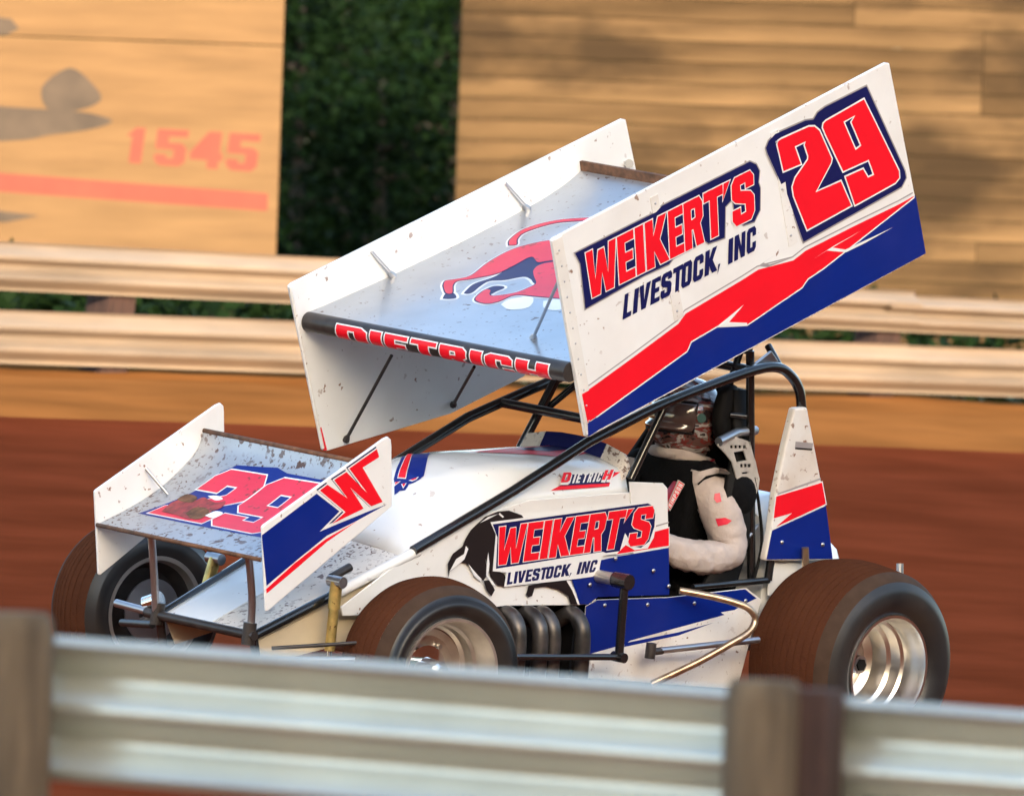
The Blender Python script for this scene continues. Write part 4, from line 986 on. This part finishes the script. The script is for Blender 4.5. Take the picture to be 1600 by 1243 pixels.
PZ = zo((980, 560), 3.656)
pq = [U(*PZ(*p), -.165) for p in ((293, 692), (330, 716), (246, 870), (228, 842))]
pt_ = obj('chest_patch', plate(pq, (0, .004, 0)), 'suit_white', per, bevel=.001)
decal('patch_field', [[[(p[0], p[2]) for p in [U(*PZ(*p), -.165) for p in ((295, 700), (324, 719), (246, 860), (232, 838))]]]], on_y(-.165), .0006, 'red', pt_)
pxz = [(p[0], p[2]) for p in [U(*PZ(*p), -.165) for p in ((246, 852), (234, 838), (294, 708), (318, 722))]]
decal('patch_lettering', text([('S', 0, .12), ('I', .16, .2), ('M', .23, .38), ('P', .42, .54), ('S', .58, .69), ('O', .73, .84), ('N', .88, 1)], pxz, 0), on_y(-.165), .0012, 'print_white', pt_)
def sleeve(name, pts, m, off=.003):
    co = [Vector(U(*PZ(*p), -.25)) for p in pts]; d_ = Vector(ray(1100, 800)).normalized(); res = []
    bv = [v.co.copy() for v in bme.vertices]; from_b = bvhtree.BVHTree.FromPolygons(bv, [p.vertices[:] for p in bme.polygons])
    f2_, t2_ = fill([[(p[0], p[1]) for p in pts]]); xs2 = [min(q[0] for q in pts)+i*8 for i in range(1, 20)]
    f2_, t2_ = cuts((f2_, t2_), xs2, [min(q[1] for q in pts)+i*8 for i in range(1, 20)])
    for x, y in f2_:
        o_ = Vector(U(*PZ(x, y), -.6)); h_ = from_b.ray_cast(o_, d_)
        p = h_[0] if h_[0] else Vector(U(*PZ(x, y), -.3)); res.append(p-d_*off)
    return obj(name, (res, t2_), m, per, smooth=True)
sleeve('sleeve_patch', [(500, 770), (530, 765), (540, 815), (512, 822), (496, 800)], 'red_faded')
sleeve('sleeve_patch', [(505, 915), (560, 908), (600, 925), (575, 945), (520, 958)], 'red_faded')
sleeve('shoulder_band', [(372, 690), (420, 640), (500, 618), (560, 630), (590, 655), (575, 662), (520, 650), (450, 665), (400, 712), (380, 715)], 'suit_white')
sleeve('vest_edge', [(300, 620), (372, 640), (372, 700), (386, 760), (400, 830), (425, 930), (450, 1030), (400, 1010), (330, 860), (300, 720)], 'suit_black', .005)
sleeve('shoulder_trim', [(400, 712), (450, 668), (520, 652), (575, 664), (560, 676), (500, 668), (440, 690), (405, 722)], 'suit_black', .004)
# ---------------------------------------------------------------- undergrowth and woods behind the far rail
def leaves(name, n, fn, size, m, seed, mw=T):
    rn = random.Random(seed); V = []; F = []
    for i in range(n):
        p = fn(rn); d1 = Vector((rn.gauss(0, 1), rn.gauss(0, 1), rn.gauss(0, 1))).normalized(); d2 = d1.cross(Vector((rn.gauss(0, 1), rn.gauss(0, 1), rn.gauss(0, 1)))).normalized()
        L = size*rn.uniform(.6, 1.4); k = len(V); V += [p, p+d1*L*.5+d2*L*.3, p+d1*L, p+d1*L*.5-d2*L*.3]; F.append([k, k+1, k+2, k+3])
    o = obj(name, (V, F), m, world_mat=mw); o['kind'] = 'stuff'; return o
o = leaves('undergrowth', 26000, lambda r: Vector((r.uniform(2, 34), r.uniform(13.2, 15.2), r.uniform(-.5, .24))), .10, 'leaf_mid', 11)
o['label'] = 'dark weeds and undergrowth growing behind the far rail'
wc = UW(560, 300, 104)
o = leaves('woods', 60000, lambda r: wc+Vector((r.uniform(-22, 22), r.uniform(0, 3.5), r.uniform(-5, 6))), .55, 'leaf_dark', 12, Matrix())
o['label'] = 'dark woods far behind the gap between billboard and plank wall'
